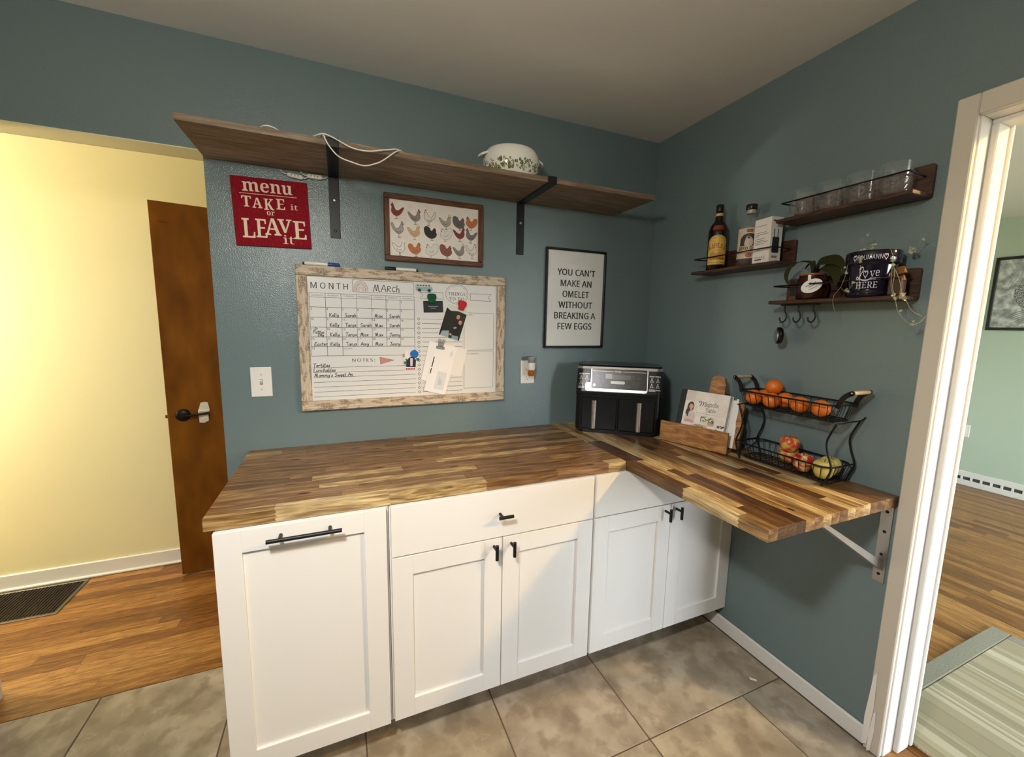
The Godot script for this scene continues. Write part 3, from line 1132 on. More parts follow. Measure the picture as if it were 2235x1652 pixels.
func build_counters() -> void:
	var r := RandomNumberGenerator.new()
	r.seed = 12
	var t := thing("countertop", "long butcher-block countertop of brown staves along the back wall", "countertop", Vector3(-1.32, TOP - TH, 0.32))
	var rows := 16
	var w := 0.637 / rows
	var xa := -2.0165
	var xb := -0.6252
	for k in rows - 1:
		var z := 0.0025 + w * (k + 0.5)
		var a := xa
		var last := -1
		var first := true
		while a < xb - 0.01:
			var l := r.randf_range(0.24, 0.62) * (r.randf_range(0.4, 1.0) if first else 1.0)
			first = false
			var b := minf(xb, a + l)
			if xb - b < 0.07:
				b = xb
			var tone: int = [3, 4, 5, 9, 8, 3, 11, 4, 9, 1, 8, 9, 3, 5, 4, 8, 10, 4, 3][r.randi() % 19]
			if tone == last:
				tone = (tone + 5) % 12
			last = tone
			stave(t, a, b, z, w, tone, false)
			a = b
	var zf := 0.0025 + w * (rows - 0.5)
	var cuts := [xa, px(600, 1118, 2, 0.6395).x, px(850, 1090, 2, 0.6395).x, px(1062, 1055, 2, 0.6395).x, px(1217, 1040, 2, 0.6395).x, px(1328, 1022, 2, 0.6395).x, xb]
	var tone := [2, 0, 1, 9, 8, 0]
	for k in 6:
		stave(t, cuts[k], cuts[k + 1], zf, w, tone[k], false, (1 if k > 0 else 0) + (2 if k < 5 else 0))

	t = thing("countertop", "butcher-block countertop of contrasting staves along the right wall with its free end on a bracket", "countertop", Vector3(-0.31, TOP - TH, 0.62))
	rows = 16
	w = 0.622 / rows
	for k in rows - 1:
		var x := -0.0025 - w * (k + 0.5)
		var a := 0.0025
		var last := -1
		var first := true
		while a < 1.2305:
			var l := r.randf_range(0.25, 0.75) * (r.randf_range(0.4, 1.0) if first else 1.0)
			first = false
			var b := minf(1.231, a + l)
			if 1.231 - b < 0.08:
				b = 1.231
			var tn: int = [0, 7, 5, 6, 1, 3, 7, 0, 11, 4, 6, 10, 2, 7, 0, 5][r.randi() % 16]
			if tn == last:
				tn = (tn + 5) % 12
			last = tn
			stave(t, a, b, x, w, tn, true)
			a = b
	var xe := -0.0025 - w * (rows - 0.5)
	cuts = [0.0025, 0.36, 0.642, px(1490, 1070, 0, -0.6246).z, px(1611, 1130, 0, -0.6246).z, 1.231]
	tone = [1, 7, 6, 0, 3]
	for k in 5:
		stave(t, cuts[k], cuts[k + 1], xe, w, tone[k], true, (1 if k > 0 else 0) + (2 if k < 4 else 0))

	# steel bracket under the free end
	var b := thing("counter_bracket", "grey steel folding bracket under the free end of the counter", "bracket", Vector3(-0.01, 0.6, 1.205))
	var u := TOP - TH
	var st := mb()
	cbox(st, Vector3(-0.004, 0.60, 1.190), Vector3(-0.0004, u - 0.0005, 1.224), 0.001)
	wpart(b, "wall_plate", st, m.steel)
	st = mb()
	cbox(st, Vector3(-0.40, u - 0.005, 1.190), Vector3(-0.004, u - 0.0005, 1.224), 0.001)
	wpart(b, "arm", st, m.steel)
	st = mb()
	var p := [Vector2(-0.37, u - 0.005), Vector2(-0.345, u - 0.005), Vector2(-0.004, 0.675), Vector2(-0.004, 0.645)]
	extrude(st, p, 1.197, 1.217)
	wpart(b, "brace", st, m.steel)
	for y in [0.63, 0.70, 0.78, 0.85]:
		st = mb()
		cyl(st, Vector3(-0.004, y, 1.207), Vector3(-0.0062, y, 1.207), 0.005, 0.004, 12)
		wpart(b, "screw", st, m.black_metal)


# ------------------------------------------------------------------ long shelf and what is on it
func build_long_shelf() -> void:
	var t := thing("wall_shelf", "long grey-brown laminate shelf on two black steel brackets along the back wall", "shelf", Vector3(-1.19, 2.03, 0.0))
	var y0 := 2.0285
	var y1 := 2.049
	var st := mb()
	cbox(st, Vector3(-2.092, y0, 0.0005), Vector3(-0.286, y1, 0.322), 0.0008)
	wpart(t, "board", st, m.laminate)
	for x in [-1.660, -0.826]:
		st = mb()
		var h := 0.0195
		cbox(st, Vector3(x - h, 1.786, 0.0004), Vector3(x + h, y0 - 0.0002, 0.0055), 0.001)
		cbox(st, Vector3(x - h, y0 - 0.0055, 0.0055), Vector3(x + h, y0 - 0.0002, 0.3225), 0.001)
		cbox(st, Vector3(x - h, y0 - 0.0055, 0.3225), Vector3(x + h, y1 + 0.004, 0.328), 0.001)
		var b := wpart(t, "bracket", st, m.black_metal)
		for y in [1.815, 1.935]:
			st = mb()
			cyl(st, Vector3(x, y, 0.0055), Vector3(x, y, 0.0075), 0.006, 0.004, 12)
			wpart(b, "screw", st, m.steel if y > 1.9 else m.black_metal)

	# casserole
	var face := atan2(CAM.z - 0.165, CAM.x + 0.945)
	var bowl := thing("casserole_dish", "white oval casserole dish with a green flower band on the long shelf", "dish", Vector3(-0.945, y1, 0.165))
	st = mb()
	var prof := [Vector2(0, 0.001), Vector2(0.088, 0.0), Vector2(0.098, 0.004), Vector2(0.113, 0.03), Vector2(0.122, 0.06), Vector2(0.125, 0.085), Vector2(0.120, 0.110), Vector2(0.110, 0.128), Vector2(0.104, 0.133), Vector2(0.099, 0.131), Vector2(0.112, 0.10), Vector2(0.114, 0.07), Vector2(0.095, 0.015), Vector2(0, 0.008)]
	lathe(st, prof, 40, Vector3.ZERO, face, 0.9)
	part(bowl, "bowl", st, print_mat(draw_flowers(), 0.12))
	for s in [-1.0, 1.0]:
		st = mb()
		var hp := [Vector2(-0.03, 0.0), Vector2(-0.022, 0.026), Vector2(0.0, 0.036), Vector2(0.022, 0.026), Vector2(0.03, 0.0)]
		extrude(st, curve(hp, 4), -0.004, 0.004, Transform3D(Basis(Vector3(0, 0, -s), Vector3(s * 0.93, -0.36, 0), Vector3(s * 0.36, 0.93, 0)), Vector3(s * 0.117, 0.108, 0)))
		part(bowl, "handle", st, mat(C8(238, 234, 222), 0.12))

	# light string wiring
	var cable := thing("light_cable", "white cable looped over the front of the long shelf beside the bracket", "cable", Vector3(-1.6, y1, 0.33))
	st = mb()
	tube(st, curve([Vector3(-1.90, y1 + 0.003, 0.25), Vector3(-1.861, y1 + 0.006, 0.315), Vector3(-1.835, y1 + 0.007, 0.318), Vector3(-1.811, y1 + 0.003, 0.30), Vector3(-1.77, y1 + 0.003, 0.27), Vector3(-1.726, y1 + 0.003, 0.30), Vector3(-1.69, y1 + 0.007, 0.334), Vector3(-1.66, y1 + 0.001, 0.338), Vector3(-1.602, 2.029, 0.334), Vector3(-1.547, 2.026, 0.335), Vector3(-1.486, 2.041, 0.334), Vector3(-1.44, y1 + 0.004, 0.320), Vector3(-1.40, y1 + 0.003, 0.26)], 6), 0.0022, 7)
	wpart(cable, "upper_strand", st, m.white_plastic)
	st = mb()
	tube(st, curve([Vector3(-1.70, y1 + 0.003, 0.28), Vector3(-1.688, y1 + 0.006, 0.330), Vector3(-1.672, 2.024, 0.338), Vector3(-1.643, 1.994, 0.336), Vector3(-1.60, 1.982, 0.334), Vector3(-1.559, 1.978, 0.332), Vector3(-1.52, 1.992, 0.332), Vector3(-1.494, 2.008, 0.333), Vector3(-1.452, 2.042, 0.332), Vector3(-1.43, y1 + 0.004, 0.31)], 6), 0.0022, 7)
	wpart(cable, "hanging_strand", st, m.white_plastic)
	for d in [[-1.827, -1.771, 2.010, 2.004, "above the corner of the red sign"], [-1.758, -1.701, 2.014, 2.014, "beside the black bracket"]]:
		var c := thing("cable_switch", "white inline cable switch " + d[4], "switch", Vector3((d[0] + d[1]) / 2, d[2], 0.012), Basis.IDENTITY, "inline cable switches under the shelf")
		st = mb()
		var a := Vector3(d[0], d[2], 0.012)
		var b := Vector3(d[1], d[3], 0.012)
		tube(st, [a, a.lerp(b, 0.1), a.lerp(b, 0.9), b], [0.004, 0.009, 0.009, 0.004], 10)
		wpart(c, "case", st, m.white_plastic)
		for k in 3:
			st = mb()
			var p := a.lerp(b, 0.3 + 0.2 * k)
			cyl(st, p + Vector3(0, 0, 0.007), p + Vector3(0, 0, 0.0105), 0.0034, 0.003, 10)
			wpart(c, "button", st, m.grey_plastic)
		st = mb()
		tube(st, curve([a + Vector3(-0.022, 0.014, -0.006), a + Vector3(-0.012, 0.003, 0), a], 5), 0.002, 6)
		tube(st, curve([b, b + Vector3(0.008, -0.001, 0), b + Vector3(0.016, 0.006, -0.004)], 5), 0.002, 6)
		wpart(c, "lead", st, m.white_plastic)


func draw_flowers() -> Image:
	var im := Image.create(1024, 512, false, Image.FORMAT_RGB8)
	im.fill(C8(240, 237, 226))
	var r := RandomNumberGenerator.new()
	r.seed = 3
	# the profile runs from the base (bottom of the picture) over the rim to the inside (top)
	for k in 150:
		var c := Vector2(r.randf_range(250, 774), r.randf_range(318, 366))
		var s := r.randf_range(5, 9)
		var col: Color = [C8(92, 96, 30), C8(110, 112, 44), C8(78, 84, 28), C8(150, 150, 110)][r.randi() % 4]
		for p in 5:
			var a := TAU * p / 5 + r.randf()
			cellipse(im, c + Vector2(cos(a), sin(a) * 0.8) * s * 0.6, s * 0.45, s * 0.34, col, a)
		cellipse(im, c, s * 0.25, s * 0.2, C8(232, 226, 200))
	return im


# ------------------------------------------------------------------ signs, pictures, plates on the back wall
func build_wall_pieces() -> void:
	# menu sign
	var s := thing("menu_sign", "dark red painted wooden sign reading menu take it or leave it", "sign", Vector3(-1.8815, 1.731, 0), Basis(Vector3.BACK, deg_to_rad(1.5)))
	var w := 0.259
	var h := 0.252
	var st := mb()
	cbox(st, Vector3(-w / 2, 0, 0.0006), Vector3(w / 2, h, 0.012), 0.001)
	part(s, "board", st, mat(C8(120, 26, 36), 0.55))
	var im := Image.create(1024, 1000, false, Image.FORMAT_RGB8)
	var wear := noise_image(1024, 1000, Vector2(30, 8), 3, C8(128, 22, 33), C8(146, 32, 42), 14, 1.3)
	im.blit_rect(wear, Rect2i(0, 0, 1024, 1000), Vector2i.ZERO)
	var cr := C8(236, 216, 190)
	var k := 1024.0 / w
	ctext(im, "menu", serif_bold, Vector2(0.121, 0.034) * k, 0.17 * k, 0.036 * k, cr, 0.0)
	cline(im, [Vector2(0.026, 0.060) * k, Vector2(0.219, 0.060) * k], 8, cr)
	for g in [["T", 0.046, 0.089, 0.032, 0.040], ["A", 0.082, 0.092, 0.034, 0.038], ["K", 0.121, 0.094, 0.034, 0.042], ["E", 0.161, 0.090, 0.03, 0.040]]:
		ctext(im, g[0], serif_bold, Vector2(g[1], g[2]) * k, g[3] * k, g[4] * k, cr)
	ctext(im, "it", serif, Vector2(0.208, 0.097) * k, 0.026 * k, 0.022 * k, cr)
	ctext(im, "or", serif_bold, Vector2(0.125, 0.1275) * k, 0.027 * k, 0.015 * k, cr)
	for g in [["L", 0.045, 0.188, 0.042, 0.072], ["E", 0.088, 0.186, 0.038, 0.070], ["A", 0.128, 0.178, 0.056, 0.064], ["V", 0.170, 0.172, 0.05, 0.052], ["E", 0.222, 0.184, 0.046, 0.07]]:
		ctext(im, g[0], serif_bold, Vector2(g[1], g[2]) * k, g[3] * k, g[4] * k, cr)
	ctext(im, "it", serif, Vector2(0.180, 0.2235) * k, 0.040 * k, 0.034 * k, cr)
	st = mb()
	sheet(st, Vector3(-w / 2 + 0.001, h - 0.001, 0.0122), Vector3(w / 2 - 0.001, h - 0.001, 0.0122), Vector3(w / 2 - 0.001, 0.001, 0.0122), Vector3(-w / 2 + 0.001, 0.001, 0.0122))
	var lk := print_mat(im, 0.7)
	lk.metallic_specular = 0.15
	part(s, "lettering", st, lk)

	# chicken print
	var f := thing("picture_frame", "walnut framed print of eighteen chickens on cream paper", "picture", Vector3(-1.244, 1.7115, 0))
	frame(f, -1.467, -1.021, 1.7115, 1.992, 0.022, 0.019, m.frame_walnut)
	st = mb()
	flat_sheet(st, -1.445, -1.043, 1.7335, 1.970, 0.006)
	wpart(f, "print", st, print_mat(draw_chickens(), 0.6))

	# quotation
	f = thing("picture_frame", "black framed poster reading you can't make an omelet without breaking a few eggs", "picture", Vector3(-0.5, 1.3255, 0))
	frame(f, -0.683, -0.3205, 1.3255, 1.837, 0.0115, 0.016, m.black_metal)
	im = Image.create(700, 1000, false, Image.FORMAT_RGB8)
	im.fill(C8(240, 239, 233))
	var lines := ["YOU CAN'T", "MAKE AN", "OMELET", "WITHOUT", "BREAKING A", "FEW EGGS"]
	var widths := [470, 385, 330, 425, 520, 430]
	for i in 6:
		for k2 in 3:
			ctext(im, lines[i], sans, Vector2(354 + k2 * 2, 218 + i * 114 + (k2 % 2) * 2), widths[i], 66, C8(20, 20, 22))
	st = mb()
	flat_sheet(st, -0.6715, -0.332, 1.337, 1.8255, 0.006)
	wpart(f, "print", st, print_mat(im, 0.7))
	st = mb()
	box(st, Vector3(-0.6715, 1.337, 0.0085), Vector3(-0.332, 1.8255, 0.0095))
	wpart(f, "glazing", st, m.pane)

	# light switch
	var sw := thing("light_switch", "cream wall plate with a single toggle light switch", "switch", Vector3(-1.958, 1.135, 0))
	st = mb()
	cbox(st, Vector3(-1.9955, 1.1355, 0.0004), Vector3(-1.9205, 1.2565, 0.006), 0.002)
	wpart(sw, "plate", st, m.white_plastic)
	st = mb()
	cbox(st, Vector3(-1.9635, 1.1845, 0.006), Vector3(-1.9525, 1.2075, 0.0064), 0.0001)
	wpart(sw, "slot", st, mat(C8(150, 140, 122), 0.6))
	st = mb()
	extrude(st, [Vector2(0.0064, 1.190), Vector2(0.017, 1.202), Vector2(0.015, 1.206), Vector2(0.0064, 1.202)], -0.004, 0.004, Transform3D(Basis(Vector3(0, 0, 1), Vector3(0, 1, 0), Vector3(-1, 0, 0)), Vector3(-1.958, 0, 0)))
	wpart(sw, "toggle", st, m.white_plastic)
	for y in [1.166, 1.226]:
		st = mb()
		cyl(st, Vector3(-1.958, y, 0.006), Vector3(-1.958, y, 0.0072), 0.0035, 0.0028, 12)
		wpart(sw, "screw", st, mat(C8(206, 198, 180), 0.4))

	# socket with a plug-in air freshener
	var so := thing("wall_socket", "white double socket plate on the back wall left of the air fryer", "outlet", Vector3(-0.77, 1.1425, 0))
	st = mb()
	cbox(st, Vector3(-0.809, 1.1425, 0.0004), Vector3(-0.731, 1.262, 0.006), 0.002)
	wpart(so, "plate", st, m.white_plastic)
	for y in [1.175, 1.229]:
		st = mb()
		extrude(st, round_rect(0.034, 0.036, 0.012, Vector2(-0.77, y)), 0.006, 0.0078)
		var fc := wpart(so, "outlet_face", st, m.white_plastic)
		st = mb()
		box(st, Vector3(-0.7785, y - 0.002, 0.0078), Vector3(-0.7765, y + 0.008, 0.0082))
		box(st, Vector3(-0.7635, y - 0.002, 0.0078), Vector3(-0.7615, y + 0.007, 0.0082))
		cyl(st, Vector3(-0.77, y - 0.009, 0.0078), Vector3(-0.77, y - 0.009, 0.0082), 0.0026, 0.0026, 10)
		wpart(fc, "slots", st, m.black_metal)
	var af := thing("air_freshener", "white plug-in air freshener with amber oil in the wall socket", "air freshener", Vector3(-0.764, 1.19, 0.012))
	st = mb()
	cbox(st, Vector3(-0.782, 1.218, 0.009), Vector3(-0.748, 1.252, 0.024), 0.006)
	lathe(st, [Vector2(0, 1.216), Vector2(0.019, 1.216), Vector2(0.0205, 1.22), Vector2(0.0205, 1.247), Vector2(0.017, 1.254), Vector2(0, 1.254)], 20, Vector3(-0.765, 0, 0.036))
	wpart(af, "body", st, m.white_plastic)
	st = mb()
	lathe(st, [Vector2(0, 1.254), Vector2(0.0165, 1.254), Vector2(0.0195, 1.283), Vector2(0.0185, 1.285), Vector2(0.006, 1.282), Vector2(0, 1.282)], 20, Vector3(-0.765, 0, 0.036))
	wpart(af, "vent_cap", st, m.grey_plastic)
	st = mb()
	lathe(st, [Vector2(0, 1.186), Vector2(0.012, 1.186), Vector2(0.0175, 1.190), Vector2(0.0175, 1.207), Vector2(0.012, 1.213), Vector2(0.011, 1.216), Vector2(0, 1.216)], 20, Vector3(-0.765, 0, 0.036))
	var amber := mat(Color(0.86, 0.48, 0.10, 0.25), 0.05)
	amber.refraction_enabled = true
	amber.refraction_scale = 0.033
	amber.transparency = BaseMaterial3D.TRANSPARENCY_ALPHA
	wpart(af, "oil_bottle", st, amber)


# four mitred-looking bars round a rectangle on the back wall
func frame(parent: Node3D, x0: float, x1: float, y0: float, y1: float, w: float, d: float, mt: Material) -> void:
	for s in [[x0, x1, y1 - w, y1, false], [x0, x1, y0, y0 + w, false], [x0, x0 + w, y0 + w, y1 - w, true], [x1 - w, x1, y0 + w, y1 - w, true]]:
		var st := mb()
		var lx: float = (s[3] - s[2]) if s[4] else (s[1] - s[0])
		cbox(st, Vector3(-lx / 2, -w / 2, 0.0004), Vector3(lx / 2, w / 2, d), 0.003)
		var o := part(parent, "frame_bar", st, mt)
		o.position = Vector3((s[0] + s[1]) / 2, (s[2] + s[3]) / 2, 0) - parent.position
		if s[4]:
			o.rotation.z = PI / 2
	var st := mb()
	box(st, Vector3(x0 + w * 0.5, y0 + w * 0.5, 0.0004), Vector3(x1 - w * 0.5, y1 - w * 0.5, 0.0045))
	wpart(parent, "backing", st, mat(C8(120, 100, 76), 0.8))


func flat_sheet(st: SurfaceTool, x0: float, x1: float, y0: float, y1: float, z: float) -> void:
	sheet(st, Vector3(x0, y1, z), Vector3(x1, y1, z), Vector3(x1, y0, z), Vector3(x0, y0, z))


func chicken(im: Image, c: Vector2, s: float, flip: float, kind: int, body: Color, dark: Color) -> void:
	var shapes := [
		# slim hen, round-tailed hen, fluffy hen, rooster
		[[0.36, 0.46], [0.43, 0.36], [0.37, 0.28], [0.40, 0.05], [0.36, -0.12], [0.18, -0.28], [-0.04, -0.28], [-0.24, -0.12], [-0.42, 0.2], [-0.40, 0.30], [-0.25, 0.20], [-0.06, 0.06], [0.12, 0.10], [0.22, 0.34], [0.28, 0.45]],
		[[0.34, 0.38], [0.40, 0.30], [0.35, 0.2], [0.42, 0.02], [0.36, -0.16], [0.16, -0.32], [-0.06, -0.32], [-0.28, -0.18], [-0.42, 0.05], [-0.44, 0.24], [-0.34, 0.34], [-0.20, 0.32], [-0.04, 0.12], [0.10, 0.14], [0.20, 0.34], [0.27, 0.40]],
		[[0.32, 0.30], [0.38, 0.22], [0.36, 0.10], [0.42, -0.06], [0.34, -0.24], [0.12, -0.36], [-0.10, -0.34], [-0.34, -0.18], [-0.46, 0.10], [-0.44, 0.36], [-0.28, 0.44], [-0.10, 0.36], [0.02, 0.16], [0.12, 0.20], [0.20, 0.30], [0.26, 0.34]],
		[[0.30, 0.50], [0.36, 0.42], [0.32, 0.30], [0.36, 0.08], [0.28, -0.12], [0.10, -0.24], [-0.08, -0.22], [-0.22, -0.08], [-0.36, 0.06], [-0.46, 0.36], [-0.38, 0.46], [-0.28, 0.30], [-0.16, 0.10], [0.02, 0.12], [0.16, 0.34], [0.22, 0.48]],
	]
	var map := func(p: Array) -> Vector2: return c + Vector2(p[0] * flip, -p[1]) * s
	for leg in [[0.02, -0.28], [0.10, -0.28]]:
		cline(im, [map.call(leg), map.call([leg[0] + 0.01, -0.48]), map.call([leg[0] + 0.10, -0.50])], s * 0.022, dark)
		cline(im, [map.call([leg[0] + 0.01, -0.48]), map.call([leg[0] - 0.06, -0.50])], s * 0.02, dark)
	var pts := []
	for p in shapes[kind % 4]:
		pts.append(map.call(p))
	pts = curve(pts, 5, true)
	cpoly(im, pts, body)
	pts.append(pts[0])
	cline(im, pts, s * 0.022, dark)
	cline(im, curve([map.call([-0.16, 0.0]), map.call([0.0, -0.14]), map.call([0.2, -0.06])], 5), s * 0.02, dark)
	cline(im, curve([map.call([-0.18, -0.08]), map.call([0.0, -0.2]), map.call([0.18, -0.14])], 5), s * 0.014, dark)
	var head: Array = shapes[kind % 4][0]
	if kind >= 4:
		cellipse(im, map.call([head[0] - 0.04, head[1] + 0.03]), s * 0.10, s * 0.09, body.lerp(C8(236, 226, 208), 0.55))
	else:
		cellipse(im, map.call([head[0] - 0.04, head[1] + 0.04]), s * 0.055, s * 0.035, C8(126, 34, 26))
		cellipse(im, map.call([head[0] + 0.02, head[1] - 0.12]), s * 0.03, s * 0.04, C8(126, 34, 26))


func draw_chickens() -> Image:
	var im := noise_image(1200, 706, Vector2(5, 4), 3, C8(226, 217, 203), C8(234, 226, 214), 19)
	var red := C8(122, 50, 38)
	var dk := C8(58, 50, 46)
	var grey := C8(140, 130, 124)
	var pale := C8(222, 216, 206)
	var org := C8(188, 112, 58)
	var blk := C8(38, 33, 34)
	var tan := C8(206, 170, 124)
	var list := [
		[105, 145, -1, 0, red, red], [320, 190, 1, 0, grey, dk], [520, 190, -1, 3, pale, dk], [730, 215, 1, 4, C8(172, 158, 138), dk], [925, 205, 1, 2, C8(96, 90, 86), blk], [1105, 190, -1, 1, org, C8(130, 70, 36)],
		[110, 375, 1, 3, C8(168, 160, 150), dk], [310, 385, 1, 4, tan, C8(150, 110, 70)], [535, 375, 1, 2, blk, blk], [745, 370, -1, 2, pale, grey], [925, 355, 1, 0, red, red], [1105, 360, -1, 0, C8(120, 110, 106), dk],
		[115, 600, 1, 4, C8(232, 227, 217), dk], [320, 600, 1, 1, org, C8(130, 70, 36)], [545, 595, -1, 2, pale, grey], [745, 590, 1, 2, C8(140, 80, 66), C8(90, 44, 36)], [920, 585, 1, 4, C8(146, 134, 124), dk], [1105, 575, 1, 3, pale, dk],
	]
	for c in list:
		chicken(im, Vector2(c[0], c[1]), 190.0, c[2], c[3], c[4], c[5])
	return im


# ------------------------------------------------------------------ whiteboard calendar
const WX := -1.775
const WY := 1.625


func wb(u: float, v: float, z := 0.013) -> Vector3:
	return Vector3(WX + u, WY - v, z)


func build_whiteboard() -> void:
	var f := thing("whiteboard", "framed whiteboard month calendar in a whitewashed barn-wood frame", "whiteboard", Vector3(-1.36, 1.067, 0))
	frame(f, -1.8155, -0.9065, 1.0675, 1.6690, 0.0415, 0.022, m.barn)
	var im := draw_calendar()
	var st := mb()
	flat_sheet(st, -1.7745, -0.9475, 1.1085, 1.6275, 0.011)
	wpart(f, "board", st, print_mat(im, 0.16))

	# two pens on the top edge
	for d in [["blue", -1.783, -1.649, false, C8(22, 66, 140)], ["black", -1.331, -1.468, true, C8(18, 18, 22)]]:
		var pen := thing("marker_pen", "white dry-erase pen with a %s cap lying on the whiteboard frame" % d[0], "pen", Vector3((d[1] + d[2]) / 2, 1.669, 0.012))
		var a := Vector3(d[1], 1.6765, 0.013)
		var b := Vector3(d[2], 1.6765, 0.013)
		st = mb()
		tube(st, [a.lerp(b, 0.02), a.lerp(b, 0.05), a.lerp(b, 0.68)], [0.005, 0.0072, 0.0072], 14)
		wpart(pen, "barrel", st, m.white_plastic)
		st = mb()
		tube(st, [a.lerp(b, 0.66), a.lerp(b, 0.70), a.lerp(b, 0.97), b], [0.0075, 0.0082, 0.0074, 0.0055], 14)
		wpart(pen, "cap", st, mat(d[4], 0.35))
		st = mb()
		tube(st, [a.lerp(b, -0.03), a.lerp(b, 0.025)], [0.0045, 0.005], 12)
		wpart(pen, "end_plug", st, mat(C8(20, 20, 22), 0.4))

	# van magnet
	var van := thing("van_magnet", "small pale blue camper van magnet at the top of the whiteboard", "magnet", wb(0.476, 0.040))
	var body := [Vector2(-0.037, 0.007), Vector2(-0.038, 0.028), Vector2(-0.034, 0.033), Vector2(0.022, 0.034), Vector2(0.030, 0.030), Vector2(0.036, 0.018), Vector2(0.038, 0.008), Vector2(0.034, 0.005), Vector2(-0.034, 0.005)]
	st = mb()
	extrude(st, body, 0.0, 0.003)
	part(van, "body", st, mat(C8(150, 172, 178), 0.5))
	st = mb()
	extrude(st, [Vector2(-0.0375, 0.021), Vector2(-0.0372, 0.029), Vector2(-0.033, 0.0325), Vector2(0.021, 0.0335), Vector2(0.029, 0.0295), Vector2(0.0335, 0.021)], 0.003, 0.0036)
	part(van, "upper_body", st, mat(C8(214, 214, 204), 0.5))
	for k in 5:
		st = mb()
		extrude(st, round_rect(0.0085, 0.006, 0.001, Vector2(-0.029 + k * 0.0125, 0.0265)), 0.0036, 0.0042)
		part(van, "window", st, mat(C8(60, 72, 78), 0.4))
	for x in [-0.022, 0.022]:
		st = mb()
		cyl(st, Vector3(x, 0.006, 0.0), Vector3(x, 0.006, 0.0045), 0.0068, 0.0068, 16)
		part(van, "wheel", st, mat(C8(40, 38, 38), 0.6))

	# black card under a green clip
	var card := thing("business_card", "black business card pinned under the green magnet", "card", wb(0.5175, 0.132), Basis(Vector3.BACK, deg_to_rad(2.0)))
	st = mb()
	cbox(st, Vector3(-0.045, 0, 0), Vector3(0.045, 0.052, 0.0012), 0.0003)
	part(card, "card", st, mat(C8(26, 27, 30), 0.5))
	st = mb()
	for y in [[0.026, 0.022, 0.0015], [0.018, 0.012, 0.001]]:
		box(st, Vector3(-y[1], y[0] - y[2], 0.0012), Vector3(y[1], y[0] + y[2], 0.00135))
	part(card, "print", st, mat(C8(150, 150, 150), 0.6))
	for d in [["green", 0.509, 0.091, 0.0, C8(14, 78, 44)], ["red", 0.6455, 0.117, -14.0, C8(186, 26, 28)]]:
		var mg := thing("magnet_clip", "%s plastic clip magnet on the whiteboard" % d[0], "magnet", wb(d[1], d[2], 0.0135 if d[0] == "green" else 0.0138), Basis(Vector3.BACK, deg_to_rad(d[3])))
		st = mb()
		extrude(st, curve([Vector2(-0.012, 0.0), Vector2(0.012, 0.0), Vector2(0.014, 0.012), Vector2(0.020, 0.024), Vector2(0.018, 0.04), Vector2(0, 0.043), Vector2(-0.018, 0.04), Vector2(-0.020, 0.024), Vector2(-0.014, 0.012)], 3, true), 0.0012, 0.009, Transform3D.IDENTITY, 1)
		part(mg, "clip_body", st, mat(d[4], 0.3))
		st = mb()
		cbox(st, Vector3(-0.011, 0.002, 0.009), Vector3(0.011, 0.014, 0.0115), 0.002)
		part(mg, "clip_jaw", st, mat(d[4], 0.3))

	# snapshot
	var ph := thing("photo_print", "snapshot of two people in dark jackets held by the red magnet", "photo", wb(0.5905, 0.2505), Basis(Vector3.BACK, deg_to_rad(-17.5)))
	st = mb()
	cbox(st, Vector3(-0.055, 0, 0), Vector3(0.05, 0.156, 0.0007), 0.0001)
	part(ph, "paper", st, m.paper)
	st = mb()
	sheet(st, Vector3(-0.053, 0.154, 0.0009), Vector3(0.048, 0.154, 0.0009), Vector3(0.048, 0.002, 0.0009), Vector3(-0.053, 0.002, 0.0009))
	part(ph, "picture", st, print_mat(draw_snapshot(), 0.3))

	# papers in a bulldog clip
	var lay := [["letter", "long white window envelope in front under the silver clip", 0.519, 0.5065, -15.0, 0.105, 0.232, 0.0036, true], ["letter", "white envelope behind the long one, its left edge showing", 0.507, 0.455, -13.0, 0.105, 0.185, 0.0020, false], ["note_card", "small cream card showing to the right behind the envelopes", 0.600, 0.4235, -13.5, 0.098, 0.135, 0.0008, false]]
	for d in lay:
		var e := thing(d[0], d[1], "paper", wb(d[2], d[3], 0.0112 + d[7]), Basis(Vector3.BACK, deg_to_rad(d[4])))
		st = mb()
		cbox(st, Vector3(-d[5] / 2, 0, 0), Vector3(d[5] / 2, d[6], 0.001), 0.0002)
		part(e, "paper", st, mat(C8(238, 234, 230), 0.7) if d[0] == "letter" else mat(C8(232, 226, 218), 0.75))
		if d[8]:
			st = mb()
			extrude(st, round_rect(0.045, 0.085, 0.003, Vector2(0.012, 0.062)), 0.001, 0.0012)
			part(e, "address_window", st, mat(C8(222, 222, 224), 0.25))
			st = mb()
			for k in 5:
				box(st, Vector3(0.004 + k * 0.004, 0.04, 0.0012), Vector3(0.0048 + k * 0.004, 0.082 - k * 0.006, 0.0013))
			for k in 3:
				box(st, Vector3(0.026 + k * 0.005, 0.185, 0.001), Vector3(0.0268 + k * 0.005, 0.205 + k * 0.004, 0.0011))
			part(e, "print", st, mat(C8(110, 110, 114), 0.7))
			st = mb()
			box(st, Vector3(-0.046, 0.115, 0.001), Vector3(-0.0415, 0.165, 0.0012))
			box(st, Vector3(-0.046, 0.085, 0.001), Vector3(-0.0415, 0.110, 0.0012))
			part(e, "barcode", st, mat(C8(24, 24, 26), 0.7))
	var clip := thing("bulldog_clip", "silver bulldog clip magnet holding the envelopes on the whiteboard", "clip", wb(0.547, 0.300, 0.0115), Basis(Vector3.BACK, deg_to_rad(-10)))
	st = mb()
	cbox(st, Vector3(-0.02, 0.0, 0.005), Vector3(0.02, 0.012, 0.0075), 0.001)
	cbox(st, Vector3(-0.013, 0.012, 0.003), Vector3(0.013, 0.030, 0.009), 0.002)
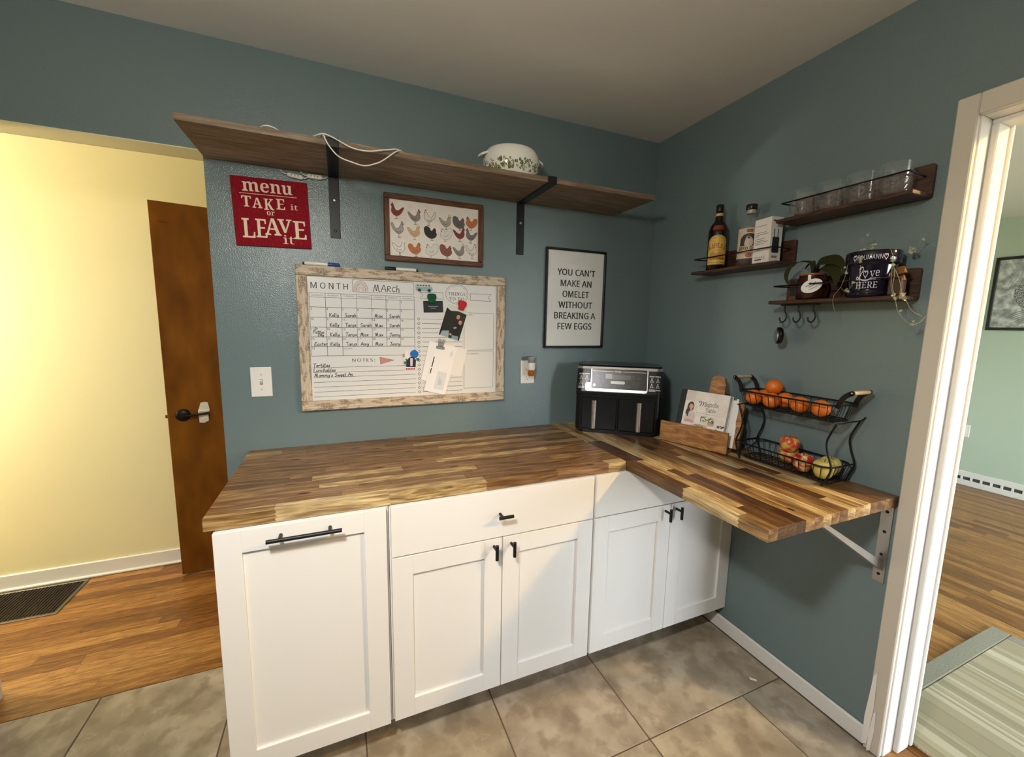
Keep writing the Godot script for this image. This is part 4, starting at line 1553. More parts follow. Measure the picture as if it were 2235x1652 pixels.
	part(clip, "jaw", st, m.steel)
	st = mb()
	tube(st, curve([Vector3(-0.011, 0.028, 0.006), Vector3(-0.014, 0.043, 0.008), Vector3(-0.006, 0.045, 0.009), Vector3(-0.004, 0.030, 0.008)], 5), 0.0018, 8)
	tube(st, curve([Vector3(0.011, 0.028, 0.006), Vector3(0.014, 0.043, 0.008), Vector3(0.006, 0.045, 0.009), Vector3(0.004, 0.030, 0.008)], 5), 0.0018, 8)
	part(clip, "lever", st, m.steel)

	# cut-out cards under a blue disc magnet
	var cut := thing("cutout_magnet", "paper cut-out of a dark suited figure under the blue disc magnet", "magnet", wb(0.415, 0.397))
	st = mb()
	extrude(st, [Vector2(-0.029, 0.0), Vector2(0.018, 0.0), Vector2(0.022, 0.04), Vector2(0.034, 0.062), Vector2(0.030, 0.092), Vector2(-0.022, 0.092), Vector2(-0.040, 0.06), Vector2(-0.024, 0.034)], 0.0, 0.0008)
	part(cut, "paper", st, m.paper)
	st = mb()
	extrude(st, [Vector2(-0.025, 0.016), Vector2(0.018, 0.014), Vector2(0.02, 0.048), Vector2(0.008, 0.060), Vector2(-0.008, 0.060), Vector2(-0.024, 0.046)], 0.0008, 0.0014)
	part(cut, "suit", st, mat(C8(26, 30, 48), 0.6))
	st = mb()
	extrude(st, [Vector2(-0.006, 0.020), Vector2(0.004, 0.020), Vector2(0.006, 0.056), Vector2(-0.006, 0.056)], 0.0014, 0.0017)
	part(cut, "shirt", st, mat(C8(214, 206, 204), 0.6))
	st = mb()
	for k in 6:
		box(st, Vector3(-0.026 + k * 0.0072, 0.003, 0.0008), Vector3(-0.0205 + k * 0.0072, 0.011, 0.0012))
	part(cut, "red_lettering", st, mat(C8(168, 34, 40), 0.6))
	for d in [[-0.028, 0.036, 0.009, 0.007, C8(44, 110, 104)], [0.028, 0.05, 0.010, 0.008, C8(40, 108, 104)], [-0.034, 0.068, 0.006, 0.01, C8(168, 148, 104)], [-0.024, 0.05, 0.005, 0.005, C8(88, 110, 76)]]:
		st = mb()
		extrude(st, round_rect(d[2] * 1.4, d[3] * 1.6, 0.002, Vector2(d[0], d[1])), 0.0008, 0.0014)
		part(cut, "cutout_shape", st, mat(d[4], 0.6))
	var disc := thing("disc_magnet", "round blue disc magnet on the whiteboard", "magnet", wb(0.4275, 0.3215, 0.015))
	st = mb()
	tube(st, [Vector3(0, 0, 0), Vector3(0, 0, 0.005), Vector3(0, 0, 0.007)], [0.018, 0.018, 0.0155], 28)
	part(disc, "disc", st, mat(C8(38, 112, 196), 0.3))


func draw_calendar() -> Image:
	var W := 2000
	var S := 2000.0 / 0.827
	var H := int(0.519 * S)
	var im := Image.create(W, H, false, Image.FORMAT_RGB8)
	im.fill(C8(224, 222, 217))
	var ink := C8(40, 40, 44)
	var thin := C8(72, 70, 72)
	var p := func(u: float, v: float) -> Vector2: return Vector2(u, v + 0.0025) * S
	ctext(im, "MONTH", sans, p.call(0.0835, 0.0345), 0.142 * S, 0.024 * S, ink, 0, 14)
	cframe(im, 0.1735 * S, 0.0065 * S, 0.4295 * S, 0.0570 * S, 3, thin)
	# rainbow sticker
	var rc: Vector2 = p.call(0.206, 0.0505)
	for k in 6:
		var pts := []
		for i in 25:
			var a := PI + PI * i / 24
			pts.append(rc + Vector2(cos(a) * (0.0285 - k * 0.0045), sin(a) * (0.043 - k * 0.0062)) * S)
		cline(im, pts, 7, [C8(188, 164, 148), C8(206, 186, 172), C8(176, 150, 138), C8(214, 196, 184), C8(196, 172, 160), C8(210, 190, 178)][k])
	hand(im, "MARCh", p.call(0.257, 0.0495), 0.034 * S * 0.82, 6, ink, -0.02)
	# day grid
	var cols := [0.0052, 0.0657, 0.1262, 0.187, 0.2475, 0.308, 0.3686, 0.4305]
	var rows := [0.0655, 0.0825, 0.1228, 0.1645, 0.2055, 0.246, 0.2865, 0.3262]
	for r in rows.size():
		cline(im, [p.call(cols[0], rows[r]), p.call(cols[7], rows[r])], 3.4, thin)
	for c in cols.size():
		cline(im, [p.call(cols[c], rows[0]), p.call(cols[c], rows[6] if c > 2 and c < 7 else rows[7])], 3.4, thin)
	var days := ["SUNDAY", "MONDAY", "TUESDAY", "WEDNESDAY", "THURSDAY", "FRIDAY", "SATURDAY"]
	for c in 7:
		ctext(im, days[c], sans, p.call((cols[c] + cols[c + 1]) / 2, 0.0742), (0.052 if c == 3 else 0.042) * S, 0.0062 * S, C8(110, 106, 106))
	var n := 1
	for r in 6:
		for c in 7:
			if r == 0 and c < 5 or n > 31 or r == 2 and c == 3:
				n += 1 if r == 2 and c == 3 else 0
				continue
			ctext(im, str(n), sans, p.call(cols[c] + (0.005 if n < 10 else 0.007), rows[r + 1] + 0.0075), 0, 0.0085 * S, ink)
			n += 1
	ctext(im, "NOTES:", sans, p.call(cols[2] + 0.022, rows[6] + 0.009), 0.036 * S, 0.0065 * S, C8(110, 106, 106))
	var names := [
		[1, 1, "Kelly", 0.0], [1, 2, "Sarah", 0.0], [1, 4, "Max", 0.0], [1, 5, "Sarah", 0.0], [2, 1, "Kelly", 0.0], [2, 2, "Tanja", 0.0], [2, 3, "Sarah", 0.0], [2, 4, "Max", 0.0], [2, 5, "Sarah", 0.0],
		[3, 1, "Kelly", 0.0], [3, 2, "Tanja", 0.0], [3, 3, "Max", 0.0], [3, 4, "Max", 0.0], [3, 5, "Jenny", 0.0], [4, 0, "Easter", 0.0], [4, 1, "Kelly", 0.0], [4, 2, "Tanja", 0.0], [4, 3, "Amy", 0.0], [4, 4, "Max", 0.0], [4, 5, "Jenny", 0.0],
	]
	for d in names:
		hand(im, d[2], p.call(cols[d[1]] + 0.012, rows[d[0] + 2] - 0.003), 0.0145 * S, 5, ink, -0.03)
	hand(im, "St", p.call(cols[0] + 0.014, rows[4] + 0.012), 0.010 * S, 4.5, ink)
	hand(im, "Pattys", p.call(cols[0] + 0.008, rows[4] + 0.026), 0.0125 * S, 4.5, ink)
	hand(im, "Day", p.call(cols[0] + 0.026, rows[4] + 0.038), 0.0115 * S, 4.5, ink)
	# notes
	ctext(im, "NOTES:", sans, p.call(0.209, 0.3465), 0.094 * S, 0.0145 * S, C8(70, 68, 70), 0, 8)
	cpoly(im, [p.call(0.277, 0.335), p.call(0.336, 0.349), p.call(0.279, 0.365)], C8(196, 144, 132))
	cline(im, [p.call(0.277, 0.335), p.call(0.336, 0.349), p.call(0.279, 0.365), p.call(0.277, 0.335)], 4, C8(150, 96, 88))
	for k in 7:
		cline(im, [p.call(0.008, 0.3755 + k * 0.0208), p.call(0.4325, 0.3745 + k * 0.0208)], 3.4, thin)
	hand(im, "Tortillas", p.call(0.008, 0.373), 0.0145 * S, 5, ink)
	hand(im, "Lunchables", p.call(0.009, 0.393), 0.0145 * S, 5, ink)
	hand(im, "Mommy's Sweet An", p.call(0.012, 0.415), 0.0145 * S, 5, ink)
	# things to do
	cline(im, [p.call(0.457, 0.0425), p.call(0.5625, 0.0425), p.call(0.5625, 0.0705), p.call(0.457, 0.0705), p.call(0.470, 0.0565), p.call(0.457, 0.0425)], 3.4, thin)
	cline(im, [p.call(0.797, 0.0395), p.call(0.693, 0.0395), p.call(0.693, 0.0715), p.call(0.797, 0.0715), p.call(0.783, 0.0555), p.call(0.797, 0.0395)], 3.4, thin)
	var bc: Vector2 = p.call(0.6285, 0.0455)
	var pts := []
	for k in 145:
		var a := TAU * k / 144
		pts.append(bc + Vector2(cos(a) * 0.053, sin(a) * 0.0435) * S * (1.0 + 0.022 * absf(sin(a * 12))))
	cpoly(im, pts, C8(228, 226, 220))
	cline(im, pts, 3.4, thin)
	for k in 36:
		var a := TAU * k / 36
		cellipse(im, bc + Vector2(cos(a) * 0.0475, sin(a) * 0.038) * S, 3, 3, thin)
	ctext(im, "THINGS", serif, p.call(0.6275, 0.0435), 0.082 * S, 0.0145 * S, ink, 0, 4)
	ctext(im, "TO DO", serif, p.call(0.6275, 0.0665), 0.070 * S, 0.0145 * S, ink, 0, 4)
	for k in 17:
		var v := 0.163 + k * 0.0210
		var c: Vector2 = p.call(0.4495, v)
		cline(im, [c + Vector2(0, -15), c + Vector2(16, 0), c + Vector2(0, 15), c + Vector2(-16, 0), c + Vector2(0, -15)], 4, thin)
		cline(im, [p.call(0.465, v), p.call(0.655, v)], 3.4, thin)
	cframe(im, 0.6625 * S, 0.132 * S, 0.812 * S, 0.3095 * S, 3.4, thin)
	cframe(im, 0.6625 * S, 0.3150 * S, 0.812 * S, 0.494 * S, 3.4, thin)
	ctext(im, "DATES", sans, p.call(0.6875, 0.139), 0.034 * S, 0.0075 * S, C8(100, 98, 98), 0, 5)
	ctext(im, "UPCOMING", sans, p.call(0.704, 0.3235), 0.066 * S, 0.0075 * S, C8(100, 98, 98), 0, 5)
	return im


func draw_snapshot() -> Image:
	var im := noise_image(320, 470, Vector2(8, 10), 3, C8(20, 22, 18), C8(58, 60, 48), 55, 1.4)
	cpoly(im, [Vector2(0, 0), Vector2(320, 0), Vector2(320, 70), Vector2(180, 60), Vector2(70, 90), Vector2(0, 60)], C8(210, 212, 204))
	cellipse(im, Vector2(120, 240), 130, 160, C8(44, 42, 32))
	cellipse(im, Vector2(205, 130), 42, 52, C8(52, 38, 26))
	cellipse(im, Vector2(205, 142), 26, 34, C8(196, 146, 116))
	cellipse(im, Vector2(262, 200), 38, 48, C8(64, 42, 28))
	cellipse(im, Vector2(258, 210), 25, 33, C8(204, 154, 124))
	for e in [Vector2(205, 142), Vector2(258, 210)]:
		cellipse(im, e + Vector2(-9, -5), 3, 2.5, C8(50, 34, 26))
		cellipse(im, e + Vector2(9, -5), 3, 2.5, C8(50, 34, 26))
		cline(im, [e + Vector2(-8, 12), e + Vector2(0, 16), e + Vector2(8, 12)], 3, C8(150, 70, 64))
	cellipse(im, Vector2(230, 320), 60, 90, C8(28, 30, 34))
	cellipse(im, Vector2(205, 305), 26, 15, C8(190, 140, 110), -0.5)
	cpoly(im, [Vector2(30, 400), Vector2(130, 370), Vector2(150, 470), Vector2(20, 470)], C8(150, 170, 182))
	cpoly(im, [Vector2(190, 420), Vector2(290, 410), Vector2(300, 470), Vector2(200, 470)], C8(132, 154, 170))
	cellipse(im, Vector2(165, 415), 22, 14, C8(194, 146, 116))
	return im


# ------------------------------------------------------------------ air fryer
func fryer_plan(w: float, d: float, rf: float, rb: float, grow := 0.0) -> Array:
	# front edge at z = 0, back at z = -d
	var out := []
	for k in 4:
		var r := rf if k == 0 or k == 1 else rb
		var cx: float = [1, -1, -1, 1][k] * (w / 2 - r)
		var cz: float = [-rf, -rf, -d + rb, -d + rb][k]
		for i in 9:
			var a := PI / 2 * (k + i / 8.0)
			out.append(Vector2(cx + cos(a) * (r + grow), cz + sin(a) * (r + grow)))
	return out


func shifted(plan: Array, by: float) -> Array:
	var out := []
	for p in plan:
		out.append(p + Vector2(0, by))
	return out


# a solid between two plans of equal point count; the upper one is moved back at its front only
func loft(st: SurfaceTool, a: Array, y0: float, b: Array, y1: float, back: float, base := 0.0) -> void:
	var lo := []
	var hi := []
	for i in a.size():
		var f := clampf(1.0 + a[i].y / 0.2, 0.0, 1.0)
		lo.append(Vector3(a[i].x, y0, a[i].y + base * f))
		hi.append(Vector3(b[i].x, y1, b[i].y + (back + base) * f))
	var n := a.size()
	st.set_smooth_group(3)
	for i in n:
		quad(st, lo[(i + 1) % n], lo[i], hi[i], hi[(i + 1) % n])
	st.set_smooth_group(-1)
	for i in range(1, n - 1):
		tri(st, hi[0], hi[i + 1], hi[i])
		tri(st, lo[0], lo[i], lo[i + 1])


func build_fryer() -> void:
	var turn := Basis(Vector3.UP, deg_to_rad(-37.8))
	var t := thing("air_fryer", "black two-drawer air fryer with chrome handles and silver trim in the counter corner", "air fryer", Vector3(-0.4134, TOP, 0.292), turn)
	var w := 0.412
	var d := 0.238
	var st := mb()
	prism(st, fryer_plan(w - 0.03, d - 0.02, 0.03, 0.085), 0.0, 0.014, 1)
	part(t, "foot", st, m.black_plastic)
	st = mb()
	prism(st, fryer_plan(w, d, 0.032, 0.09), 0.014, 0.192, 1)
	part(t, "body", st, m.black_plastic)
	# the head leans back a little above the drawers
	var lean := 0.028
	st = mb()
	prism(st, fryer_plan(w, d, 0.032, 0.09, 0.002), 0.194, 0.208, 1)
	loft(st, fryer_plan(w, d, 0.032, 0.09, 0.002), 0.208, fryer_plan(w - 0.004, d, 0.032, 0.09, 0.0), 0.318, -lean)
	part(t, "head", st, m.black_plastic)
	st = mb()
	loft(st, fryer_plan(w - 0.002, d, 0.032, 0.09, 0.004), 0.318, fryer_plan(w - 0.006, d, 0.032, 0.09, 0.002), 0.330, -0.004, -lean)
	part(t, "trim_band", st, m.chrome, "bright metal band")
	st = mb()
	prism(st, shifted(fryer_plan(w - 0.008, d - 0.006, 0.032, 0.09), -lean - 0.004), 0.330, 0.338, 1)
	part(t, "lid", st, m.black_gloss)
	for s in [-1.0, 1.0]:
		st = mb()
		var cx: float = s * 0.0885
		cbox(st, Vector3(cx - 0.0865, 0.018, -0.006), Vector3(cx + 0.0865, 0.182, 0.006), 0.005)
		var dr := part(t, "drawer", st, m.black_plastic)
		var hx := -0.1125 if s < 0 else 0.1005
		st = mb()
		tube(st, [Vector3(hx, 0.026, 0.017), Vector3(hx, 0.168, 0.017)], 0.0125, 22)
		part(dr, "handle", st, m.chrome, "chrome handle")
		st = mb()
		cbox(st, Vector3(hx - 0.012, 0.168, 0.004), Vector3(hx + 0.012, 0.176, 0.028), 0.003)
		cbox(st, Vector3(hx - 0.012, 0.018, 0.004), Vector3(hx + 0.012, 0.026, 0.028), 0.003)
		part(dr, "handle_mount", st, m.black_plastic)
	# control panel with its silver surround, on the leaning face
	var face := Node3D.new()
	face.name = "control_face"
	t.add_child(face)
	face.position = Vector3(0, 0.208, 0.0015)
	face.rotation.x = -atan2(lean, 0.110)
	st = mb()
	var plate := [Vector2(-0.1345, 0.112), Vector2(-0.1345, 0.044), Vector2(-0.150, 0.044), Vector2(-0.1575, 0.038), Vector2(-0.160, 0.028), Vector2(-0.160, 0.014), Vector2(-0.156, 0.006), Vector2(-0.148, 0.003), Vector2(0.124, 0.003), Vector2(0.131, 0.006), Vector2(0.135, 0.014), Vector2(0.1355, 0.112)]
	extrude(st, plate, 0.001, 0.005)
	part(face, "silver_surround", st, m.chrome)
	st = mb()
	extrude(st, round_rect(0.0075, 0.022, 0.0035, Vector2(-0.1515, 0.023)), 0.005, 0.0056)
	part(face, "tab_slot", st, m.black_gloss)
	st = mb()
	extrude(st, round_rect(0.263, 0.098, 0.006, Vector2(0.0002, 0.0655)), 0.005, 0.0068)
	part(face, "control_panel", st, m.black_gloss)
	st = mb()
	sheet(st, Vector3(-0.130, 0.112, 0.0072), Vector3(0.1305, 0.112, 0.0072), Vector3(0.1305, 0.0175, 0.0072), Vector3(-0.130, 0.0175, 0.0072))
	part(face, "panel_print", st, print_mat(draw_panel(), 0.25))
	for s in [-1.0, 1.0]:
		st = mb()
		var x0: float = -0.196 if s < 0 else 0.140
		var x1: float = -0.140 if s < 0 else 0.196
		var n := 6
		for i in n:
			var q := []
			for k in 2:
				var x := lerpf(x0, x1, (i + k) / float(n))
				var over := maxf(0.0, absf(x) - 0.174)
				q.append(Vector3(x, 0, 0.0036 - (0.035 - sqrt(maxf(0.0, 0.035 * 0.035 - over * over)))))
			var vs := [Vector2(i / float(n), 0), Vector2((i + 1) / float(n), 0), Vector2((i + 1) / float(n), 1), Vector2(i / float(n), 1)]
			var ps := [q[0] + Vector3(0, 0.092, 0), q[1] + Vector3(0, 0.092, 0), q[1] + Vector3(0, 0.012, 0), q[0] + Vector3(0, 0.012, 0)]
			for j in [0, 1, 2, 0, 2, 3]:
				st.set_uv(vs[j])
				st.add_vertex(ps[j])
		part(face, "side_print", st, print_mat(draw_fryer_icons(), 0.3))


func draw_panel() -> Image:
	var im := Image.create(840, 300, false, Image.FORMAT_RGB8)
	im.fill(C8(44, 38, 33))
	var s := C8(220, 216, 206)
	var g := C8(120, 112, 100)
	cline(im, [Vector2(14, 30), Vector2(330, 30)], 7, s)
	cline(im, [Vector2(480, 30), Vector2(828, 30)], 7, s)
	ctext(im, "NINJA", sans_bold, Vector2(404, 32), 100, 34, s)
	im.fill_rect(Rect2i(214, 70, 100, 74), C8(150, 146, 140))
	im.fill_rect(Rect2i(314, 82, 290, 66), C8(92, 86, 80))
	cpoly(im, round_rect(220, 46, 22, Vector2(404, 200)), s)
	cellipse(im, Vector2(44, 252), 24, 24, s)
	for k in 6:
		ctext(im, ["AIR FRY", "ROAST", "BAKE", "REHEAT", "BROIL", "DRY"][k], sans, Vector2(130 + k * 112, 258), 0, 13, g)
	for c in [Vector2(110, 190), Vector2(180, 190), Vector2(650, 200), Vector2(720, 200), Vector2(90, 110), Vector2(160, 110), Vector2(640, 110), Vector2(720, 120)]:
		cring(im, c, 20, 3, g)
	return im


func draw_fryer_icons() -> Image:
	var im := Image.create(280, 390, false, Image.FORMAT_RGB8)
	im.fill(C8(16, 16, 17))
	var s := C8(186, 184, 178)
	im.fill_rect(Rect2i(10, 10, 110, 26), s)
	im.fill_rect(Rect2i(140, 10, 130, 26), s)
	cellipse(im, Vector2(66, 24), 9, 6, C8(16, 16, 17))
	for c in [Vector2(66, 110), Vector2(205, 110), Vector2(66, 240), Vector2(205, 240)]:
		cellipse(im, c + Vector2(0, -38), 15, 15, s)
		cpoly(im, [c + Vector2(-12, -20), c + Vector2(12, -20), c + Vector2(44, 50), c + Vector2(-44, 50)], s)
		cpoly(im, [c + Vector2(-6, 0), c + Vector2(6, 0), c + Vector2(22, 40), c + Vector2(-22, 40)], C8(16, 16, 17))
	im.fill_rect(Rect2i(4, 326, 150, 50), s)
	im.fill_rect(Rect2i(12, 346, 134, 8), C8(60, 60, 60))
	im.fill_rect(Rect2i(166, 330, 108, 26), s)
	return im


# ------------------------------------------------------------------ cookbook on its stand
func build_cookbook() -> void:
	var turn := Basis(Vector3.UP, deg_to_rad(-71.6))
	var at := Vector3(-0.278, TOP, 0.441)
	var t := thing("cookbook_stand", "oak cookbook stand shaped like a paddle board with a front lip", "stand", at, turn)
	var lean := deg_to_rad(14.0)
	# a frame whose y runs up the leaning face and z comes out of it
	var face := Transform3D(Basis(Vector3.RIGHT, -lean), Vector3(0, 0.022, -0.052))
	var st := mb()
	cbox(st, Vector3(0.0, 0.004, -0.013), Vector3(0.303, 0.096, 0.0), 0.0015)
	var lip := part(t, "lip", st, m.stand_wood)
	lip.basis = Basis(Vector3.RIGHT, deg_to_rad(-3))
	st = mb()
	cbox(st, Vector3(0.004, 0.0, -0.075), Vector3(0.298, 0.018, -0.013), 0.002)
	part(t, "ledge", st, m.stand_wood)
	st = mb()
	var o := [Vector2(0.052, 0.0), Vector2(0.050, 0.10), Vector2(0.052, 0.19), Vector2(0.060, 0.200), Vector2(0.150, 0.205), Vector2(0.168, 0.225), Vector2(0.170, 0.275), Vector2(0.176, 0.298), Vector2(0.200, 0.308), Vector2(0.226, 0.298), Vector2(0.234, 0.270), Vector2(0.236, 0.225), Vector2(0.252, 0.205), Vector2(0.318, 0.200), Vector2(0.326, 0.188), Vector2(0.322, 0.13), Vector2(0.331, 0.10), Vector2(0.327, 0.06), Vector2(0.330, 0.0)]
	extrude(st, o, -0.018, 0.0, face)
	var bb := part(t, "back_board", st, m.stand_wood)
	bb.name = "back_board"
	st = mb()
	extrude(st, [Vector2(0, 0), Vector2(-0.045, 0), Vector2(-0.05, 0.10)], 0.12, 0.14, Transform3D(Basis(Vector3(0, 0, 1), Vector3(0, 1, 0), Vector3(1, 0, 0)), Vector3(0.05, 0.0, -0.075)))
	part(t, "prop", st, m.stand_wood)

	var f := Transform3D(turn, at) * face
	# loose papers behind the book
	var pp := thing("recipe_sheets", "white loose sheets tucked behind the cookbook on the stand", "paper")
	pp.transform = f
	st = mb()
	extrude(st, [Vector2(0.095, 0.0), Vector2(0.308, 0.0), Vector2(0.307, 0.09), Vector2(0.303, 0.115), Vector2(0.306, 0.155), Vector2(0.300, 0.212), Vector2(0.292, 0.213), Vector2(0.291, 0.205), Vector2(0.095, 0.222), Vector2(0.088, 0.218)], 0.0006, 0.004)
	part(pp, "sheets", st, m.paper)

	var b := thing("cookbook", "cookbook with black spine and a photographic cover standing on the wooden stand", "book")
	b.transform = f * Transform3D(Basis(Vector3.BACK, deg_to_rad(-1.0)), Vector3(0.0, 0.002, 0.005))
	var x0 := 0.060
	var x1 := 0.272
	var h := 0.222
	var th := 0.028
	st = mb()
	cbox(st, Vector3(x0, 0.0, 0.0), Vector3(x1 + 0.004, h, 0.0025), 0.0006)
	part(b, "rear_cover", st, mat(C8(212, 206, 198), 0.5))
	st = mb()
	box(st, Vector3(x0 + 0.004, 0.003, 0.0025), Vector3(x1, h - 0.003, th - 0.0025))
	part(b, "page_block", st, mat(C8(206, 204, 206), 0.8))
	st = mb()
	cbox(st, Vector3(x0 + 0.022, 0.0, th - 0.0025), Vector3(x1, h, th), 0.0006)
	part(b, "front_cover", st, mat(C8(224, 214, 202), 0.4))
	st = mb()
	cbox(st, Vector3(x0 - 0.004, 0.0, 0.0), Vector3(x0 + 0.0235, h, th + 0.0004), 0.002)
	part(b, "spine", st, mat(C8(20, 19, 19), 0.6), "black cloth spine")
	st = mb()
	sheet(st, Vector3(x0 + 0.0236, h - 0.0006, th + 0.0003), Vector3(x1 - 0.0005, h - 0.0006, th + 0.0003), Vector3(x1 - 0.0005, 0.0006, th + 0.0003), Vector3(x0 + 0.0236, 0.0006, th + 0.0003))
	part(b, "cover_print", st, print_mat(draw_cover(), 0.35))


func draw_cover() -> Image:
	var W := 760
	var H := 896
	var im := noise_image(W, H, Vector2(3, 3), 3, C8(222, 210, 196), C8(238, 230, 218), 66)
	# white panelled wall
	for k in 9:
		cline(im, [Vector2(430, 60 + k * 66), Vector2(760, 66 + k * 66)], 2, C8(206, 196, 182))
	im.fill_rect(Rect2i(430, 0, 3, 560), C8(206, 196, 184))
	im.fill_rect(Rect2i(520, 0, 3, 560), C8(208, 198, 186))
	im.fill_rect(Rect2i(0, 0, 170, 250), C8(214, 200, 190))
	# script title
	var ink := C8(34, 34, 36)
	var title := [[[30, 40, 0, 30, 15, 5, 45, 0, 55, 60, 30, 110], [30, 110, 60, 40, 85, 5, 95, 40, 80, 105], [80, 105, 110, 40, 135, 5, 145, 45, 132, 100, 150, 108]], 0]
	for s in title[0]:
		var pts := []
		for k in range(0, s.size(), 2):
			pts.append(Vector2(245 + s[k] * 0.9, 172 + s[k + 1] * 0.8))
		cline(im, curve(pts, 5), 8, ink)
	ctext(im, "agnolia", serif, Vector2(490, 222), 215, 96, ink, -0.03)
	ctext(im, "Table", serif, Vector2(480, 316), 170, 74, ink, -0.03)
	for k in 2:
		var x := 215.0 + k * 30
		while x < 590 - k * 60:
			im.fill_rect(Rect2i(int(x), 386 + k * 42, 14, 7), C8(150, 142, 136))
			x += 18
	var plain := im.duplicate()
	# a woman in a pale blouse beside a table
	cellipse(im, Vector2(115, 400), 62, 96, C8(44, 28, 22), 0.1)
	cellipse(im, Vector2(82, 490), 40, 88, C8(40, 26, 20), 0.2)
	cellipse(im, Vector2(126, 396), 38, 52, C8(214, 164, 138))
	cpoly(im, [Vector2(112, 440), Vector2(146, 438), Vector2(152, 492), Vector2(120, 498)], C8(206, 156, 132))
	cellipse(im, Vector2(110, 384), 5, 4, C8(54, 38, 32))
	cellipse(im, Vector2(142, 384), 5, 4, C8(54, 38, 32))
	cline(im, curve([Vector2(112, 420), Vector2(128, 430), Vector2(146, 418)], 4), 6, C8(178, 70, 66))
	cpoly(im, curve([Vector2(60, 540), Vector2(110, 486), Vector2(134, 520), Vector2(158, 482), Vector2(214, 520), Vector2(226, 640), Vector2(216, 700), Vector2(120, 710), Vector2(40, 700), Vector2(30, 620)], 4, true), C8(206, 190, 184))
	cpoly(im, [Vector2(60, 500), Vector2(100, 492), Vector2(92, 590), Vector2(66, 576)], C8(42, 28, 22))
	cpoly(im, curve([Vector2(50, 650), Vector2(110, 634), Vector2(190, 646), Vector2(222, 666), Vector2(190, 690), Vector2(110, 682), Vector2(60, 690)], 4, true), C8(206, 152, 128))
	cpoly(im, curve([Vector2(40, 700), Vector2(200, 706), Vector2(190, 800), Vector2(150, 896), Vector2(60, 896), Vector2(30, 800)], 4, true), C8(226, 216, 208))
	cellipse(im, Vector2(120, 830), 70, 66, C8(86, 88, 108))
	# table and bowls
	cpoly(im, [Vector2(170, 720), Vector2(420, 690), Vector2(760, 730), Vector2(760, 790), Vector2(420, 792), Vector2(200, 760)], C8(206, 178, 152))
	cpoly(im, [Vector2(210, 766), Vector2(760, 794), Vector2(760, 896), Vector2(240, 896)], C8(176, 146, 124))
	cpoly(im, [Vector2(250, 810), Vector2(760, 850), Vector2(760, 870), Vector2(250, 840)], C8(222, 200, 178))
	cpoly(im, [Vector2(318, 610), Vector2(470, 590), Vector2(478, 690), Vector2(326, 700)], C8(226, 210, 192))
	cellipse(im, Vector2(520, 650), 60, 48, C8(188, 160, 136))
	cellipse(im, Vector2(540, 722), 76, 36, C8(236, 226, 212))
	cellipse(im, Vector2(700, 706), 62, 40, C8(238, 228, 216))
	var r := RandomNumberGenerator.new()
	r.seed = 8
	for k in 70:
		cellipse(im, Vector2(r.randf_range(330, 570), r.randf_range(540, 630)), r.randf_range(8, 18), 6, [C8(72, 88, 50), C8(104, 118, 74), C8(52, 66, 42), C8(128, 138, 98)][r.randi() % 4], r.randf_range(0, 3))
	for k in 30:
		cellipse(im, Vector2(r.randf_range(230, 400), r.randf_range(700, 745)), r.randf_range(8, 18), 5, [C8(110, 118, 80), C8(88, 96, 62)][r.randi() % 2], r.randf_range(0, 3))
		cellipse(im, Vector2(r.randf_range(640, 750), r.randf_range(650, 690)), r.randf_range(7, 13), 7, [C8(56, 54, 60), C8(70, 76, 58)][r.randi() % 2], r.randf_range(0, 3))
	# the figure and the table sit higher on the cover
	var up: Image = plain.duplicate()
	up.blit_rect(im, Rect2i(0, 290, 236, 606), Vector2i(0, 190))
	up.blit_rect(im, Rect2i(236, 530, 524, 366), Vector2i(236, 430))
	up.fill_rect(Rect2i(0, 796, W, 100), C8(196, 176, 158))
	return up


# ------------------------------------------------------------------ wire basket and fruit
func rim_path(x0: float, x1: float, z0: float, z1: float, y: float, r := 0.035) -> Array:
	var out := []
	for p in round_rect(x1 - x0, z1 - z0, r, Vector2((x0 + x1) / 2, (z0 + z1) / 2), 5):
		out.append(Vector3(p.x, y, p.y))
	return out


func wire_basket(t: Node3D, called: String, x0: float, x1: float, z0: float, z1: float, y0: float, y1: float, inset: float) -> void:
	var st := mb()
	tube(st, rim_path(x0, x1, z0, z1, y1), 0.0032, 8, true)
	var rim := wpart(t, called, st, m.black_wire)
	st = mb()
	tube(st, rim_path(x0 + inset, x1 - inset, z0 + inset, z1 - inset, y0, 0.028), 0.0022, 6, true)
	var n := 13
	for k in n:
		var f := (k + 0.5) / n
		var za := lerpf(z0 + 0.01, z1 - 0.01, f)
		var zb := lerpf(z0 + inset + 0.006, z1 - inset - 0.006, f)
		tube(st, [Vector3(x0, y1, za), Vector3(x0 + inset, y0, zb), Vector3(x1 - inset, y0, zb), Vector3(x1, y1, za)], 0.0013, 5)
	n = 6
	for k in n:
		var f := (k + 0.5) / n
		var xa := lerpf(x0 + 0.01, x1 - 0.01, f)
		var xb := lerpf(x0 + inset + 0.006, x1 - inset - 0.006, f)
		tube(st, [Vector3(xa, y1, z0), Vector3(xb, y0 - 0.0022, z0 + inset), Vector3(xb, y0 - 0.0022, z1 - inset), Vector3(xa, y1, z1)], 0.0013, 5)
	wpart(rim, "wire_mesh", st, m.black_wire)


